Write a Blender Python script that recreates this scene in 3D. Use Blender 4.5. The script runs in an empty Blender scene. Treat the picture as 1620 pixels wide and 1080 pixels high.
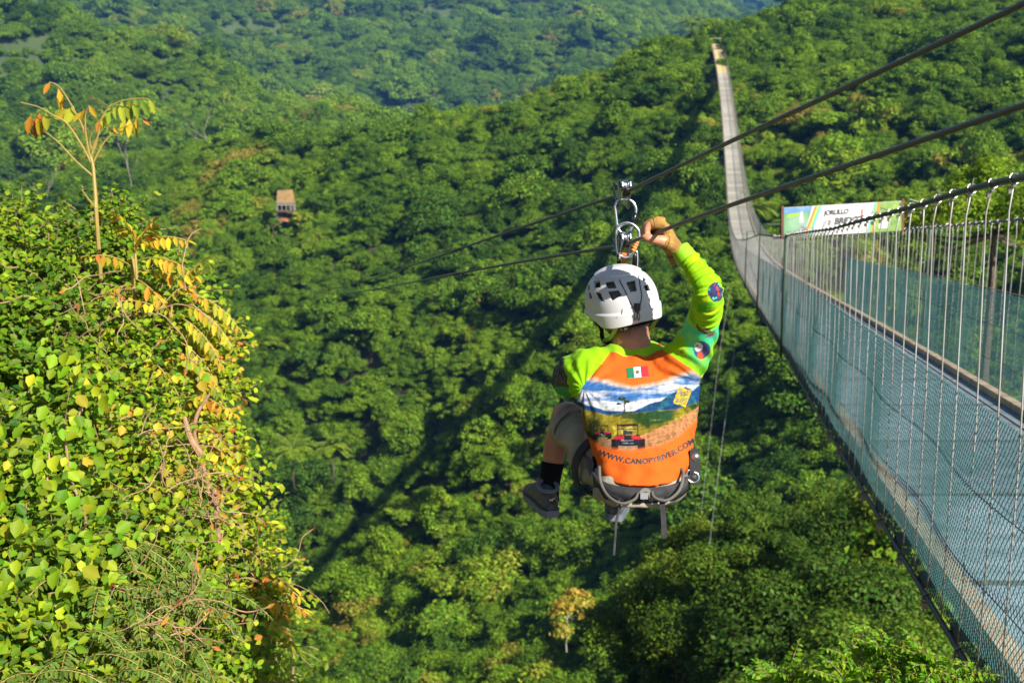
import bpy, bmesh, math, random
import numpy as np
from mathutils import Vector, Matrix
from mathutils.bvhtree import BVHTree
from mathutils import noise as mnoise

SC = bpy.context.scene
COL = SC.collection
RNG = np.random.default_rng(11)
random.seed(5)
R_ = math.radians

# ------------------------------------------------------------------ camera, sky, sun, exposure
FPX = 2225.0                      # focal length in pixels of the 1620 px wide picture
PITCH = R_(13.2)
cam = bpy.data.cameras.new('camera')
cam.sensor_width = 36.0
cam.lens = 36.0 * FPX / 1620.0
cam.clip_start = 0.05
cam.clip_end = 9000
cam.dof.use_dof = True
cam.dof.focus_distance = 4.62
cam.dof.aperture_fstop = 6.6
camo = bpy.data.objects.new('camera', cam)
COL.objects.link(camo)
camo.location = (0, 0, 0)
camo.rotation_euler = (math.pi / 2 - PITCH, 0, 0)
SC.camera = camo

SUN_AZ, SUN_EL = R_(41.0), R_(38.4)       # light travels to the left and away from the camera
LDIR = Vector((-math.sin(SUN_AZ) * math.cos(SUN_EL), math.cos(SUN_AZ) * math.cos(SUN_EL), -math.sin(SUN_EL)))
world = bpy.data.worlds.new('World')
SC.world = world
world.use_nodes = True
nt = world.node_tree
nt.nodes.clear()
wo = nt.nodes.new('ShaderNodeOutputWorld')
bg = nt.nodes.new('ShaderNodeBackground')
sky = nt.nodes.new('ShaderNodeTexSky')
sky.sky_type = 'NISHITA'
sky.sun_disc = False
sky.sun_elevation = SUN_EL
sky.sun_rotation = math.atan2(-LDIR.x, -LDIR.y)
bg.inputs['Strength'].default_value = 0.060
nt.links.new(sky.outputs[0], bg.inputs['Color'])
nt.links.new(bg.outputs[0], wo.inputs['Surface'])
sun = bpy.data.lights.new('sun', 'SUN')
sun.energy = 5.0
sun.angle = R_(0.5)
sun.color = (1.0, 0.93, 0.80)
suno = bpy.data.objects.new('sun', sun)
suno.rotation_euler = LDIR.to_track_quat('-Z', 'Y').to_euler()
COL.objects.link(suno)
SC.view_settings.view_transform = 'Standard'
SC.view_settings.look = 'None'
SC.view_settings.exposure = 0.85
SC.view_settings.gamma = 1.0
SC.cycles.max_bounces = 6
SC.cycles.diffuse_bounces = 3
SC.cycles.glossy_bounces = 2
SC.cycles.transmission_bounces = 3
SC.cycles.volume_bounces = 0
SC.cycles.transparent_max_bounces = 12
SC.cycles.caustics_reflective = False
SC.cycles.caustics_refractive = False

CP, SP = math.cos(PITCH), math.sin(PITCH)


def W(px, py, t):
    """A point seen at px, py of the 1620 x 1080 picture, t metres in front of the lens."""
    u = (px - 810.0) / FPX
    v = (540.0 - py) / FPX
    return Vector((u * t, (CP + v * SP) * t, (-SP + v * CP) * t))


def Wn(px, py, t):
    u = (np.asarray(px) - 810.0) / FPX
    v = (540.0 - np.asarray(py)) / FPX
    return np.stack([u * t, (CP + v * SP) * t, (-SP + v * CP) * t], -1)


def proj(P):
    P = np.asarray(P, float)
    t = P[..., 1] * CP - P[..., 2] * SP
    up = P[..., 1] * SP + P[..., 2] * CP
    tt = np.where(t > 0.1, t, 0.1)
    return 810 + FPX * P[..., 0] / tt, 540 - FPX * up / tt, t


# ------------------------------------------------------------------ helpers
def tag(o, label=None, cat=None, group=None, kind=None):
    if label: o['label'] = label
    if cat: o['category'] = cat
    if group: o['group'] = group
    if kind: o['kind'] = kind
    return o


def link(name, me, mat=None, parent=None, smooth=False):
    o = bpy.data.objects.new(name, me)
    COL.objects.link(o)
    if mat is not None:
        for m in (mat if isinstance(mat, (list, tuple)) else [mat]):
            me.materials.append(m)
    if parent is not None:
        o.parent = parent
        o.matrix_parent_inverse = Matrix.Translation(parent.location).inverted() 
    if smooth and len(me.polygons):
        me.polygons.foreach_set('use_smooth', np.ones(len(me.polygons), bool))
    return o


def empty(name, loc=(0, 0, 0)):
    o = bpy.data.objects.new(name, None)
    COL.objects.link(o)
    o.location = loc
    return o


class MB:
    """Collects shapes in world coordinates and links them as ONE mesh."""
    def __init__(s):
        s.v = []; s.f = []; s.n = 0; s.m = []

    def add(s, V, Fa, mi=0):
        s.v.extend([tuple(p) for p in V])
        s.f.extend([tuple(i + s.n for i in f) for f in Fa])
        s.m.extend([mi] * len(Fa))
        s.n += len(V)

    def box(s, c, h, ax=None, mi=0):
        c = Vector(c)
        if ax is None: ax = (Vector((1, 0, 0)), Vector((0, 1, 0)), Vector((0, 0, 1)))
        V = [c + ax[0] * (h[0] * i) + ax[1] * (h[1] * j) + ax[2] * (h[2] * k) for i in (-1, 1) for j in (-1, 1) for k in (-1, 1)]
        s.add(V, [(0, 1, 3, 2), (4, 6, 7, 5), (0, 4, 5, 1), (2, 3, 7, 6), (0, 2, 6, 4), (1, 5, 7, 3)], mi)

    def tube(s, pts, rad, n=8, cap=True, mi=0, flat=None, closed=False, up=None):
        pts = [Vector(p) for p in pts]
        m = len(pts)
        if not hasattr(rad, '__len__'): rad = [rad] * m
        V = []; Fa = []
        prev = None
        for i, p in enumerate(pts):
            if closed: t = pts[(i + 1) % m] - pts[i - 1]
            else: t = pts[min(i + 1, m - 1)] - pts[max(i - 1, 0)]
            if t.length < 1e-9: t = Vector((0, 0, 1))
            t.normalize()
            if prev is None:
                a = Vector(up) if up is not None else (Vector((0, 0, 1)) if abs(t.z) < 0.9 else Vector((1, 0, 0)))
            else: a = prev
            a = (a - t * a.dot(t))
            if a.length < 1e-6: a = t.orthogonal()
            a.normalize(); prev = a
            b = t.cross(a)
            r = rad[i]
            ra, rb = (r if not hasattr(r, '__len__') else r[0]), (r if not hasattr(r, '__len__') else r[1])
            if flat: rb = rb * flat
            for k in range(n):
                w = 2 * math.pi * k / n
                V.append(p + a * (math.cos(w) * ra) + b * (math.sin(w) * rb))
        for i in range(m if closed else m - 1):
            j = (i + 1) % m
            for k in range(n):
                k2 = (k + 1) % n
                Fa.append((i * n + k, i * n + k2, j * n + k2, j * n + k))
        if cap and not closed:
            Fa.append(tuple(range(n - 1, -1, -1)))
            Fa.append(tuple((m - 1) * n + k for k in range(n)))
        s.add(V, Fa, mi)

    def mesh(s, name):
        me = bpy.data.meshes.new(name)
        me.from_pydata([tuple(v) for v in s.v], [], s.f)
        if any(s.m): me.polygons.foreach_set('material_index', s.m)
        me.update()
        return me

    def build(s, name, mat, parent=None, smooth=False):
        return link(name, s.mesh(name), mat, parent, smooth)


def spline(P, n):
    """Catmull-Rom through the points (rows of any width), n samples per span."""
    P = np.asarray([list(p) for p in P], float)
    Q = np.vstack([2 * P[0] - P[1], P, 2 * P[-1] - P[-2]])
    out = []
    for i in range(1, len(Q) - 2):
        for k in range(n):
            t = k / n
            out.append(0.5 * ((2 * Q[i]) + (-Q[i - 1] + Q[i + 1]) * t + (2 * Q[i - 1] - 5 * Q[i] + 4 * Q[i + 1] - Q[i + 2]) * t * t
                              + (-Q[i - 1] + 3 * Q[i] - 3 * Q[i + 1] + Q[i + 2]) * t ** 3))
    out.append(P[-1])
    return np.array(out)


# ------------------------------------------------------------------ materials
MATS = {}


def pmat(name, col, rough=0.6, metal=0.0, bump=0.0, bscale=40.0, var=0.0, vscale=8.0, spec=0.5, col2=None, coat=0.0, coords='Object'):
    """A plain surface with a little uneven colour and grain."""
    if name in MATS: return MATS[name]
    m = bpy.data.materials.new(name); m.use_nodes = True
    N = m.node_tree.nodes; L = m.node_tree.links
    b = N['Principled BSDF']
    b.inputs['Roughness'].default_value = rough
    b.inputs['Metallic'].default_value = metal
    b.inputs['Specular IOR Level'].default_value = spec
    b.inputs['Coat Weight'].default_value = coat
    tc = N.new('ShaderNodeTexCoord')
    if var > 0 or col2:
        no = N.new('ShaderNodeTexNoise'); no.inputs['Scale'].default_value = vscale; no.inputs['Detail'].default_value = 5
        L.new(tc.outputs[coords], no.inputs['Vector'])
        mx = N.new('ShaderNodeMix'); mx.data_type = 'RGBA'
        c2 = col2 or tuple(c * (1 - var) for c in col)
        mx.inputs['A'].default_value = (*col, 1); mx.inputs['B'].default_value = (*c2, 1)
        mr = N.new('ShaderNodeMapRange'); mr.inputs['From Min'].default_value = 0.35; mr.inputs['From Max'].default_value = 0.65
        L.new(no.outputs['Fac'], mr.inputs['Value']); L.new(mr.outputs[0], mx.inputs['Factor'])
        L.new(mx.outputs['Result'], b.inputs['Base Color'])
    else:
        b.inputs['Base Color'].default_value = (*col, 1)
    if bump > 0:
        n2 = N.new('ShaderNodeTexNoise'); n2.inputs['Scale'].default_value = bscale; n2.inputs['Detail'].default_value = 3
        L.new(tc.outputs[coords], n2.inputs['Vector'])
        bp = N.new('ShaderNodeBump'); bp.inputs['Strength'].default_value = bump; bp.inputs['Distance'].default_value = 0.01
        L.new(n2.outputs['Fac'], bp.inputs['Height']); L.new(bp.outputs[0], b.inputs['Normal'])
    MATS[name] = m
    return m


def leafmat(name, stops, rnd=0.5, trans=0.35, rough=0.6, spec=0.18, huevar=0.03, valvar=0.35, patch=0.0):
    """Foliage: colour picked from a ramp by the leaf's own number and by the plant's own number."""
    if name in MATS: return MATS[name]
    m = bpy.data.materials.new(name); m.use_nodes = True
    N = m.node_tree.nodes; L = m.node_tree.links
    b = N['Principled BSDF']; out = N['Material Output']
    b.inputs['Roughness'].default_value = rough
    b.inputs['Specular IOR Level'].default_value = spec
    at = N.new('ShaderNodeAttribute'); at.attribute_name = 'tint'
    sp = N.new('ShaderNodeSeparateColor'); L.new(at.outputs['Color'], sp.inputs[0])
    oi = N.new('ShaderNodeObjectInfo')
    mx = N.new('ShaderNodeMath'); mx.operation = 'MULTIPLY'; mx.inputs[1].default_value = rnd
    L.new(oi.outputs['Random'], mx.inputs[0])
    m2 = N.new('ShaderNodeMath'); m2.operation = 'MULTIPLY'; m2.inputs[1].default_value = 1 - rnd
    L.new(sp.outputs[0], m2.inputs[0])
    ad = N.new('ShaderNodeMath'); ad.operation = 'ADD'; L.new(mx.outputs[0], ad.inputs[0]); L.new(m2.outputs[0], ad.inputs[1])
    cr = N.new('ShaderNodeValToRGB'); L.new(ad.outputs[0], cr.inputs[0])
    e = cr.color_ramp.elements
    while len(e) > 1: e.remove(e[-1])
    e[0].position = stops[0][0]; e[0].color = (*stops[0][1], 1)
    for p, c in stops[1:]:
        k = e.new(p); k.color = (*c, 1)
    hv = N.new('ShaderNodeHueSaturation')
    mr = N.new('ShaderNodeMapRange'); mr.inputs['To Min'].default_value = 1 - valvar; mr.inputs['To Max'].default_value = 1 + valvar
    L.new(sp.outputs[1], mr.inputs['Value']); L.new(mr.outputs[0], hv.inputs['Value'])
    mh = N.new('ShaderNodeMapRange'); mh.inputs['To Min'].default_value = 0.5 - huevar; mh.inputs['To Max'].default_value = 0.5 + huevar
    L.new(sp.outputs[2], mh.inputs['Value']); L.new(mh.outputs[0], hv.inputs['Hue'])
    L.new(cr.outputs[0], hv.inputs['Color'])
    if patch:
        ln = N.new('ShaderNodeTexNoise'); ln.inputs['Scale'].default_value = 0.022; ln.inputs['Detail'].default_value = 2
        L.new(oi.outputs['Location'], ln.inputs['Vector'])
        lm = N.new('ShaderNodeMath'); lm.operation = 'MULTIPLY_ADD'; lm.inputs[1].default_value = patch; lm.inputs[2].default_value = -patch * 0.5
        L.new(ln.outputs['Fac'], lm.inputs[0])
        a2 = N.new('ShaderNodeMath'); a2.operation = 'ADD'; L.new(ad.outputs[0], a2.inputs[0]); L.new(lm.outputs[0], a2.inputs[1])
        L.new(a2.outputs[0], cr.inputs[0])
    L.new(hv.outputs[0], b.inputs['Base Color'])
    tr = N.new('ShaderNodeBsdfTranslucent'); L.new(hv.outputs[0], tr.inputs['Color'])
    ms = N.new('ShaderNodeMixShader'); ms.inputs[0].default_value = trans
    L.new(b.outputs[0], ms.inputs[1]); L.new(tr.outputs[0], ms.inputs[2]); L.new(ms.outputs[0], out.inputs['Surface'])
    MATS[name] = m
    return m


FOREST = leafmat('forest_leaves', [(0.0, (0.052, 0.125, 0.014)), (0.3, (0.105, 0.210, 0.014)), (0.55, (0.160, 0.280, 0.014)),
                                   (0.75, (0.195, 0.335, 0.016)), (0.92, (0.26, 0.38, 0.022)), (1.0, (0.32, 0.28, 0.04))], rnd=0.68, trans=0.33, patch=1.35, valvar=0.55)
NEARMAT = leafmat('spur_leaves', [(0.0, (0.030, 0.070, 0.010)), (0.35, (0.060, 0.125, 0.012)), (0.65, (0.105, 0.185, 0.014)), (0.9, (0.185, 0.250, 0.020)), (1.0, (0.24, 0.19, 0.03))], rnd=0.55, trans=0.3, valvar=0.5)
BARK = pmat('bark', (0.16, 0.12, 0.085), 0.9, var=0.5, vscale=12, bump=0.6, bscale=60)
PALEBARK = pmat('pale_bark', (0.42, 0.38, 0.32), 0.85, var=0.4, vscale=6, bump=0.4)
SOIL = pmat('forest_floor', (0.05, 0.055, 0.022), 0.95, col2=(0.09, 0.075, 0.04), vscale=0.3, bump=0.5, bscale=2.0)


# ------------------------------------------------------------------ terrain
def tps_fit(P, Z, lam=0.0):
    P = np.asarray(P, float); n = len(P)
    d = np.linalg.norm(P[:, None] - P[None], axis=-1)
    K = np.where(d > 0, d * d * np.log(d + 1e-12), 0) + lam * np.eye(n)
    Q = np.hstack([np.ones((n, 1)), P])
    A = np.zeros((n + 3, n + 3)); A[:n, :n] = K; A[:n, n:] = Q; A[n:, :n] = Q.T
    w = np.linalg.solve(A, np.concatenate([Z, np.zeros(3)]))

    def f(x, y):
        x = np.asarray(x, float); y = np.asarray(y, float)
        r = w[n] + w[n + 1] * x + w[n + 2] * y
        for i in range(n):
            d2 = (x - P[i, 0]) ** 2 + (y - P[i, 1]) ** 2
            r = r + w[i] * np.where(d2 > 0, 0.5 * d2 * np.log(d2 + 1e-12), 0)
        return r
    return f


def fbm(x, y, sc, seed=0.0, oct=4):
    """Cheap rolling noise from summed sines at random headings, roughly -1 .. 1."""
    rg = np.random.default_rng(int(seed * 10) + 3)
    r = 0; amp = 1.0; tot = 0
    for o in range(oct):
        for k in range(4):
            a = rg.uniform(0, 6.28); ph = rg.uniform(0, 6.28); f = (2 ** o) / sc * rg.uniform(0.7, 1.3) * 6.28
            r = r + amp * np.sin((x * math.cos(a) + y * math.sin(a)) * f + ph)
        tot += amp * 2
        amp *= 0.5
    return r / tot


# canopy heights read off the picture (px, py, distance)
_S = [(-300, 1080, 150), (300, 1080, 172), (600, 1080, 160), (810, 1080, 150), (1000, 1080, 132), (1150, 1080, 118), (1400, 1080, 100), (1700, 1080, 85),
      (1250, 1000, 118), (1400, 950, 108), (1600, 900, 102), (100, 845, 225), (505, 845, 221), (650, 900, 195), (810, 845, 182), (1000, 900, 156), (1100, 845, 152), (1200, 760, 146), (1330, 750, 138), (1600, 750, 122),
      (300, 650, 245), (505, 700, 229), (690, 650, 219), (900, 650, 198), (1050, 600, 191), (1150, 600, 184), (1300, 620, 168), (1500, 600, 150), (1700, 600, 138),
      (0, 450, 300), (300, 450, 272), (600, 450, 245), (750, 560, 215), (900, 450, 207), (1050, 450, 206), (1250, 480, 186), (1450, 450, 172), (1640, 480, 155),
      (0, 340, 350), (250, 300, 335), (450, 320, 290), (600, 300, 275), (750, 300, 264), (900, 300, 252), (1040, 240, 243), (1170, 300, 228), (1250, 300, 214), (1450, 300, 194), (1640, 300, 178), (1850, 300, 170),
      (150, 262, 400), (300, 235, 385), (500, 200, 360), (690, 190, 335), (830, 150, 320), (960, 113, 300), (1060, 68, 283), (1100, 80, 268),
      (1130, 60, 285), (1250, 100, 262), (1400, 100, 240), (1640, 100, 215), (1250, 0, 330), (1400, 0, 310), (1640, 0, 270), (1640, -120, 330), (1300, -90, 390), (1150, 10, 330),
      (1850, 100, 200), (-300, 450, 330), (-300, 800, 240)]
PS = np.array([W(*q) for q in _S])
# ground behind the ridge falls away again
_back = [(-300, 330, 470, -60), (150, 262, 470, -45), (300, 235, 450, -45), (500, 200, 430, -45), (690, 190, 400, -45), (830, 150, 385, -45), (960, 113, 370, -45), (1060, 75, 370, -40)]
PB = np.array([W(a, b, c) + Vector((0, 0, d)) for a, b, c, d in _back])
ALLP = np.vstack([PS, PB])
_tps = tps_fit(ALLP[:, :2], ALLP[:, 2], lam=400.0)
CANOPY = 5.0


def bank(x, y):
    """The steep bank the photographer stands on, falling to the right and away."""
    z = -3.1 - 0.95 * (x + 3.4) - 0.12 * np.maximum(y - 4, 0) - 0.9 * np.maximum(y - 10.5, 0) + 0.25 * fbm(x, y, 4.0, 2.0)
    z = z - 0.5 * np.maximum(x - 0.5, 0)
    return z


def shelf(x, y):
    """The near spur below the left side of the bridge."""
    z = -19.2 - 0.17 * (y - 27.5) + 0.05 * (x - 0.15 * y) + 0.7 * fbm(x, y, 22.0, 6.0)
    return z - 1.5 * np.maximum(y - 60, 0) - 1.5 * np.maximum(0.150 * y + 0.4 - x, 0) - 1.2 * np.maximum(25 - y, 0)


def ground(x, y):
    far = _tps(x, y) - CANOPY + 1.2 * fbm(x, y, 60.0, 1.0)
    far = far - 0.9 * np.maximum(34 - y, 0) - 0.9 * np.maximum(x - 0.46 * np.maximum(y, 0) - 4, 0)
    return np.maximum(np.maximum(far, bank(x, y)), shelf(x, y))


def grid_sheet(name, fn, xs, ys, mat, label, smooth=True):
    X, Y = np.meshgrid(xs, ys)
    Z = fn(X, Y)
    nx, ny = len(xs), len(ys)
    V = np.stack([X, Y, Z], -1).reshape(-1, 3)
    i = np.arange(nx - 1)[None] + np.arange(ny - 1)[:, None] * nx
    Fq = np.stack([i, i + 1, i + 1 + nx, i + nx], -1).reshape(-1, 4)
    me = bpy.data.meshes.new(name)
    me.vertices.add(len(V)); me.vertices.foreach_set('co', V.ravel())
    me.loops.add(Fq.size); me.loops.foreach_set('vertex_index', Fq.ravel())
    me.polygons.add(len(Fq)); me.polygons.foreach_set('loop_start', np.arange(len(Fq)) * 4)
    me.polygons.foreach_set('use_smooth', np.ones(len(Fq), bool))
    me.update(calc_edges=True)
    o = link(name, me, mat)
    tag(o, label, None, None, 'structure')
    return o


def uneven(a, b, n, p):
    t = np.linspace(0, 1, n) ** p
    return a + (b - a) * t


xs = np.concatenate([-uneven(3, 330, 90, 1.8)[::-1], np.linspace(-2.8, 8, 30), uneven(8.3, 330, 90, 1.6)])
ys = np.concatenate([np.linspace(-6, 18, 40), uneven(18.6, 520, 150, 1.5)])
grid_sheet('ground', ground, xs, ys, SOIL, 'forest floor of the gorge and its slopes under the trees')


# left hill (lighter green) and the far mountains
def hill_fn(pts, extra, lam, nz):
    P = np.vstack([np.array([W(*q) for q in pts]), np.array([W(a, b, c) + Vector((0, 0, d)) for a, b, c, d in extra])])
    f = tps_fit(P[:, :2], P[:, 2], lam)
    return lambda x, y: f(x, y) + nz(x, y)


hillB = hill_fn([(-400, 330, 430), (0, 330, 470), (200, 270, 500), (400, 225, 520), (560, 200, 540),
                 (-400, 100, 560), (0, 130, 590), (200, 150, 600), (400, 180, 590),
                 (-400, -120, 700), (0, 5, 700), (110, 27, 700), (230, 62, 690), (340, 113, 670), (480, 160, 640), (590, 190, 620), (700, 230, 600)],
                [(-400, -120, 820, -60), (0, 0, 820, -90), (230, 60, 800, -90), (480, 160, 760, -90), (700, 230, 720, -70)], 3000.0,
                lambda x, y: -7 + 9 * fbm(x, y, 130, 4.0))
hillC = hill_fn([(-500, 100, 1000), (100, 180, 1050), (400, 180, 1020), (600, 195, 1000), (720, 200, 980), (900, 180, 1000), (1100, 150, 1050), (1400, 150, 1100),
                 (0, 60, 1200), (300, 70, 1180), (560, 100, 1150), (700, 110, 1130), (850, 140, 1060), (900, 100, 1120),
                 (250, 0, 1400), (450, 0, 1380), (620, 0, 1300), (740, 50, 1230), (860, 80, 1180), (960, 60, 1330), (1100, 60, 1400),
                 (-500, -150, 1650), (100, -110, 1650), (500, -80, 1650), (760, -20, 1600), (860, -2, 1580), (950, 12, 1600), (1080, 24, 1640), (1200, 40, 1700), (1500, 60, 1750)],
                [(-500, -150, 1900, -160), (500, -80, 1900, -160), (860, 0, 1800, -140), (1080, 24, 1850, -140), (1500, 60, 1950, -140)], 20000.0,
                lambda x, y: -10 + 34 * fbm(x, y, 300, 7.0, 3))
hillD = hill_fn([(300, 60, 2300), (900, 60, 2300), (1500, 60, 2300), (300, -70, 2900), (800, -60, 2900), (1160, -30, 2900), (1600, -40, 2900),
                 ], [(300, -70, 3300, -200), (1000, -60, 3300, -200), (1600, -60, 3300, -200)], 20000.0, lambda x, y: 20 * fbm(x, y, 600, 9.0, 4))
HILLMAT = pmat('hill_floor', (0.045, 0.075, 0.022), 0.95, col2=(0.07, 0.10, 0.03), vscale=0.02, bump=1.0, bscale=0.15)
grid_sheet('left_hill', hillB, np.linspace(-420, 60, 90), np.linspace(380, 830, 90), HILLMAT, 'sunlit forested hillside on the left behind the ridge')
grid_sheet('far_mountain', hillC, np.linspace(-900, 700, 110), np.linspace(930, 1950, 110), HILLMAT, 'far bluish forested mountain across the top')
grid_sheet('distant_mountain', hillD, np.linspace(-1500, 1600, 60), np.linspace(2150, 3400, 50), HILLMAT, 'most distant hazy blue mountain at the top')


# ------------------------------------------------------------------ trees
def leaf_mesh(name, C, Nn, L_, Wd, tint, up=None, shape='rhomb', rng=RNG):
    """n leaves: centres C, normals Nn, half length L_, half width Wd, tint (n,3)."""
    n = len(C)
    a = rng.normal(size=(n, 3)) if up is None else up + rng.normal(size=(n, 3)) * 0.35
    a = a - Nn * (a * Nn).sum(1, keepdims=True)
    a /= np.linalg.norm(a, axis=1, keepdims=True) + 1e-9
    b = np.cross(Nn, a)
    L_ = np.broadcast_to(np.asarray(L_, float), (n,))[:, None]; Wd = np.broadcast_to(np.asarray(Wd, float), (n,))[:, None]
    if shape == 'rhomb':
        V = np.stack([C - a * L_, C + b * Wd + Nn * Wd * 0.25, C + a * L_, C - b * Wd + Nn * Wd * 0.25], 1)
        k = 4
        Fl = np.arange(n * 4).reshape(n, 4)
        loops = Fl.ravel(); starts = np.arange(n) * 4
        npoly = n
    else:    # 6-sided leaf folded on its midrib: two quads sharing the midrib
        V = np.stack([C - a * L_, C - a * L_ * 0.25 + b * Wd + Nn * Wd * 0.35, C + a * L_ * 0.45 + b * Wd * 0.75 + Nn * Wd * 0.2,
                      C + a * L_ - Nn * L_ * 0.25, C + a * L_ * 0.45 - b * Wd * 0.75 + Nn * Wd * 0.2, C - a * L_ * 0.25 - b * Wd + Nn * Wd * 0.35], 1)
        k = 6
        base = (np.arange(n) * 6)[:, None]
        Fl = np.concatenate([base + np.array([0, 1, 2, 3]), base + np.array([0, 3, 4, 5])], 1).reshape(-1, 4)
        loops = Fl.ravel(); npoly = 2 * n; starts = np.arange(npoly) * 4
    me = bpy.data.meshes.new(name)
    me.vertices.add(n * k); me.vertices.foreach_set('co', V.reshape(-1))
    me.loops.add(len(loops)); me.loops.foreach_set('vertex_index', loops)
    me.polygons.add(npoly); me.polygons.foreach_set('loop_start', starts)
    me.update(calc_edges=True)
    at = me.color_attributes.new('tint', 'FLOAT_COLOR', 'POINT')
    T = np.ones((n, k, 4)); T[..., :3] = tint[:, None, :]
    at.data.foreach_set('color', T.reshape(-1))
    return me


def unit(n, rng=RNG):
    v = rng.normal(size=(n, 3))
    return v / np.linalg.norm(v, axis=1, keepdims=True)


def crown_mesh(name, seed, R, H, nl, nleaf, leaf, shape='rhomb', droop=0.25, flat=1.0):
    """Billowing broadleaf crown, base at z = 0, built from leaf faces on many uneven lobes."""
    g = np.random.default_rng(seed)
    # lobes over a lopsided dome
    lob = []
    for i in range(nl):
        th = g.uniform(0, 6.283); el = g.uniform(-0.15, 1.0) ** 1.0
        rr = math.sqrt(max(0, 1 - el * el)) * R * g.uniform(0.55, 1.0)
        z = H * (0.30 + 0.52 * el * g.uniform(0.75, 1.1))
        lob.append((rr * math.cos(th) * g.uniform(0.85, 1.15), rr * math.sin(th), z, R * (g.uniform(0.13, 0.26) if i % 3 else g.uniform(.26, .42))))
    lob.append((0, 0, H * 0.55, R * 0.5))
    lob = np.array(lob)
    w = lob[:, 3] ** 2; idx = g.choice(len(lob), nleaf, p=w / w.sum())
    d = unit(nleaf, g)
    d[:, 2] = np.where(d[:, 2] < -0.3, -d[:, 2], d[:, 2])
    L = lob[idx]
    bump = 1 + 0.16 * np.sin(d[:, 0] * 7 + L[:, 0] * 3) * np.sin(d[:, 1] * 6 + L[:, 1] * 3) + 0.10 * np.sin(d[:, 2] * 13 + L[:, 2] * 5)
    rad = L[:, 3] * bump * (1 - 0.45 * g.random(nleaf) ** 2.5) * np.where(g.random(nleaf) < 0.06, g.uniform(1.05, 1.35, nleaf), 1)
    C = L[:, :3] + d * rad[:, None] * np.array([1, 1, flat * 0.85])
    N = d + g.normal(size=(nleaf, 3)) * 0.5 + np.array([0, 0, 0.35])
    N /= np.linalg.norm(N, axis=1, keepdims=True)
    lt = g.random(len(lob))
    tint = np.stack([np.clip(lt[idx] * 0.7 + g.random(nleaf) * 0.3, 0, 1), g.random(nleaf), g.random(nleaf)], 1)
    s = leaf * g.uniform(0.6, 1.35, nleaf)
    return leaf_mesh(name, C, N, s * 0.62, s * 0.36, tint, up=np.array([0, 0, -droop]) + d * 0.6, shape=shape, rng=g), lob


def trunk_mesh(name, seed, lob, H, r0, down=3.0, nlimb=7, n=6):
    g = random.Random(seed)
    mb = MB()
    top = Vector((g.uniform(-.3, .3), g.uniform(-.3, .3), H * 0.42))
    pts = [Vector((0, 0, -down)), Vector((g.uniform(-.15, .15), g.uniform(-.15, .15), -down * 0.3)), Vector((0.1, 0, H * 0.15)), top]
    mb.tube(pts, [r0 * 1.25, r0, r0 * 0.8, r0 * 0.6], n)
    order = list(range(len(lob))); g.shuffle(order)
    for i in order[:nlimb]:
        e = Vector(lob[i][:3])
        mid = top.lerp(e, 0.5) + Vector((g.uniform(-.3, .3), g.uniform(-.3, .3), -0.25))
        mb.tube([top - Vector((0, 0, r0)), mid, e], [r0 * 0.5, r0 * 0.3, r0 * 0.1], 5)
    return mb.mesh(name)


def hide_far(P, m=60):
    px, py, t = proj(P)
    return (px > -m) & (px < 1620 + m) & (py > -m) & (py < 1080 + m) & (t > 4)


# mid-distance prototypes -------------------------------------------------
MID = []
for k in range(9):
    Rr = [3.0, 3.6, 2.6, 3.3, 4.2, 2.9, 3.8, 2.4, 3.2][k]
    Hh = [5.4, 5.2, 5.4, 5.8, 5.2, 5.0, 5.6, 5.2, 6.6][k]
    lf = [.22, .26, .20, .30, .24, .34, .22, .27, .25][k]
    cm, lob = crown_mesh('crown', 100 + k, Rr, Hh, [34, 44, 28, 26, 50, 30, 42, 24, 38][k], int(4800 * (Rr / 3) ** 2 * (.25 / lf) ** 1.5), lf)
    cm.materials.append(FOREST)
    tm = trunk_mesh('trunk', 200 + k, lob, Hh, 0.17, 4.0)
    tm.materials.append(PALEBARK if k % 3 == 0 else BARK)
    MID.append((cm, tm))
NEAR = []
for k in range(5):
    Rr = [2.6, 3.0, 2.2, 2.7, 3.2][k]; Hh = [5.2, 5.4, 4.6, 6.0, 5.0][k]
    cm, lob = crown_mesh('crown', 300 + k, Rr, Hh, [40, 48, 34, 42, 52][k], int(26000 * (Rr / 2.6) ** 2), 0.105, shape='rhomb')
    cm.materials.append(NEARMAT)
    tm = trunk_mesh('trunk', 400 + k, lob, Hh, 0.12, 6.0, 12)
    tm.materials.append(PALEBARK if k % 2 == 0 else BARK)
    NEAR.append((cm, tm))


def scatter(fn, x0, x1, y0, y1, step, rng, jit=0.75):
    xs = np.arange(x0, x1, step); ys = np.arange(y0, y1, step)
    X, Y = np.meshgrid(xs, ys)
    X = X + rng.uniform(-jit, jit, X.shape) * step; Y = Y + rng.uniform(-jit, jit, Y.shape) * step
    X = X.ravel(); Y = Y.ravel()
    return np.stack([X, Y, fn(X, Y)], -1)


g0 = np.random.default_rng(21)
TP = scatter(ground, -200, 220, 26, 430, 2.8, g0)
_px, _py, _t = proj(TP + np.array([0, 0, 4.0]))
keep = (_px > -120) & (_px < 1760) & (_py > -120) & (_py < 1230)
# trees whose own slope faces away beyond the ridge line stay out past a short way
keep &= ~((_t > 400) & (_px > 620))
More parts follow.
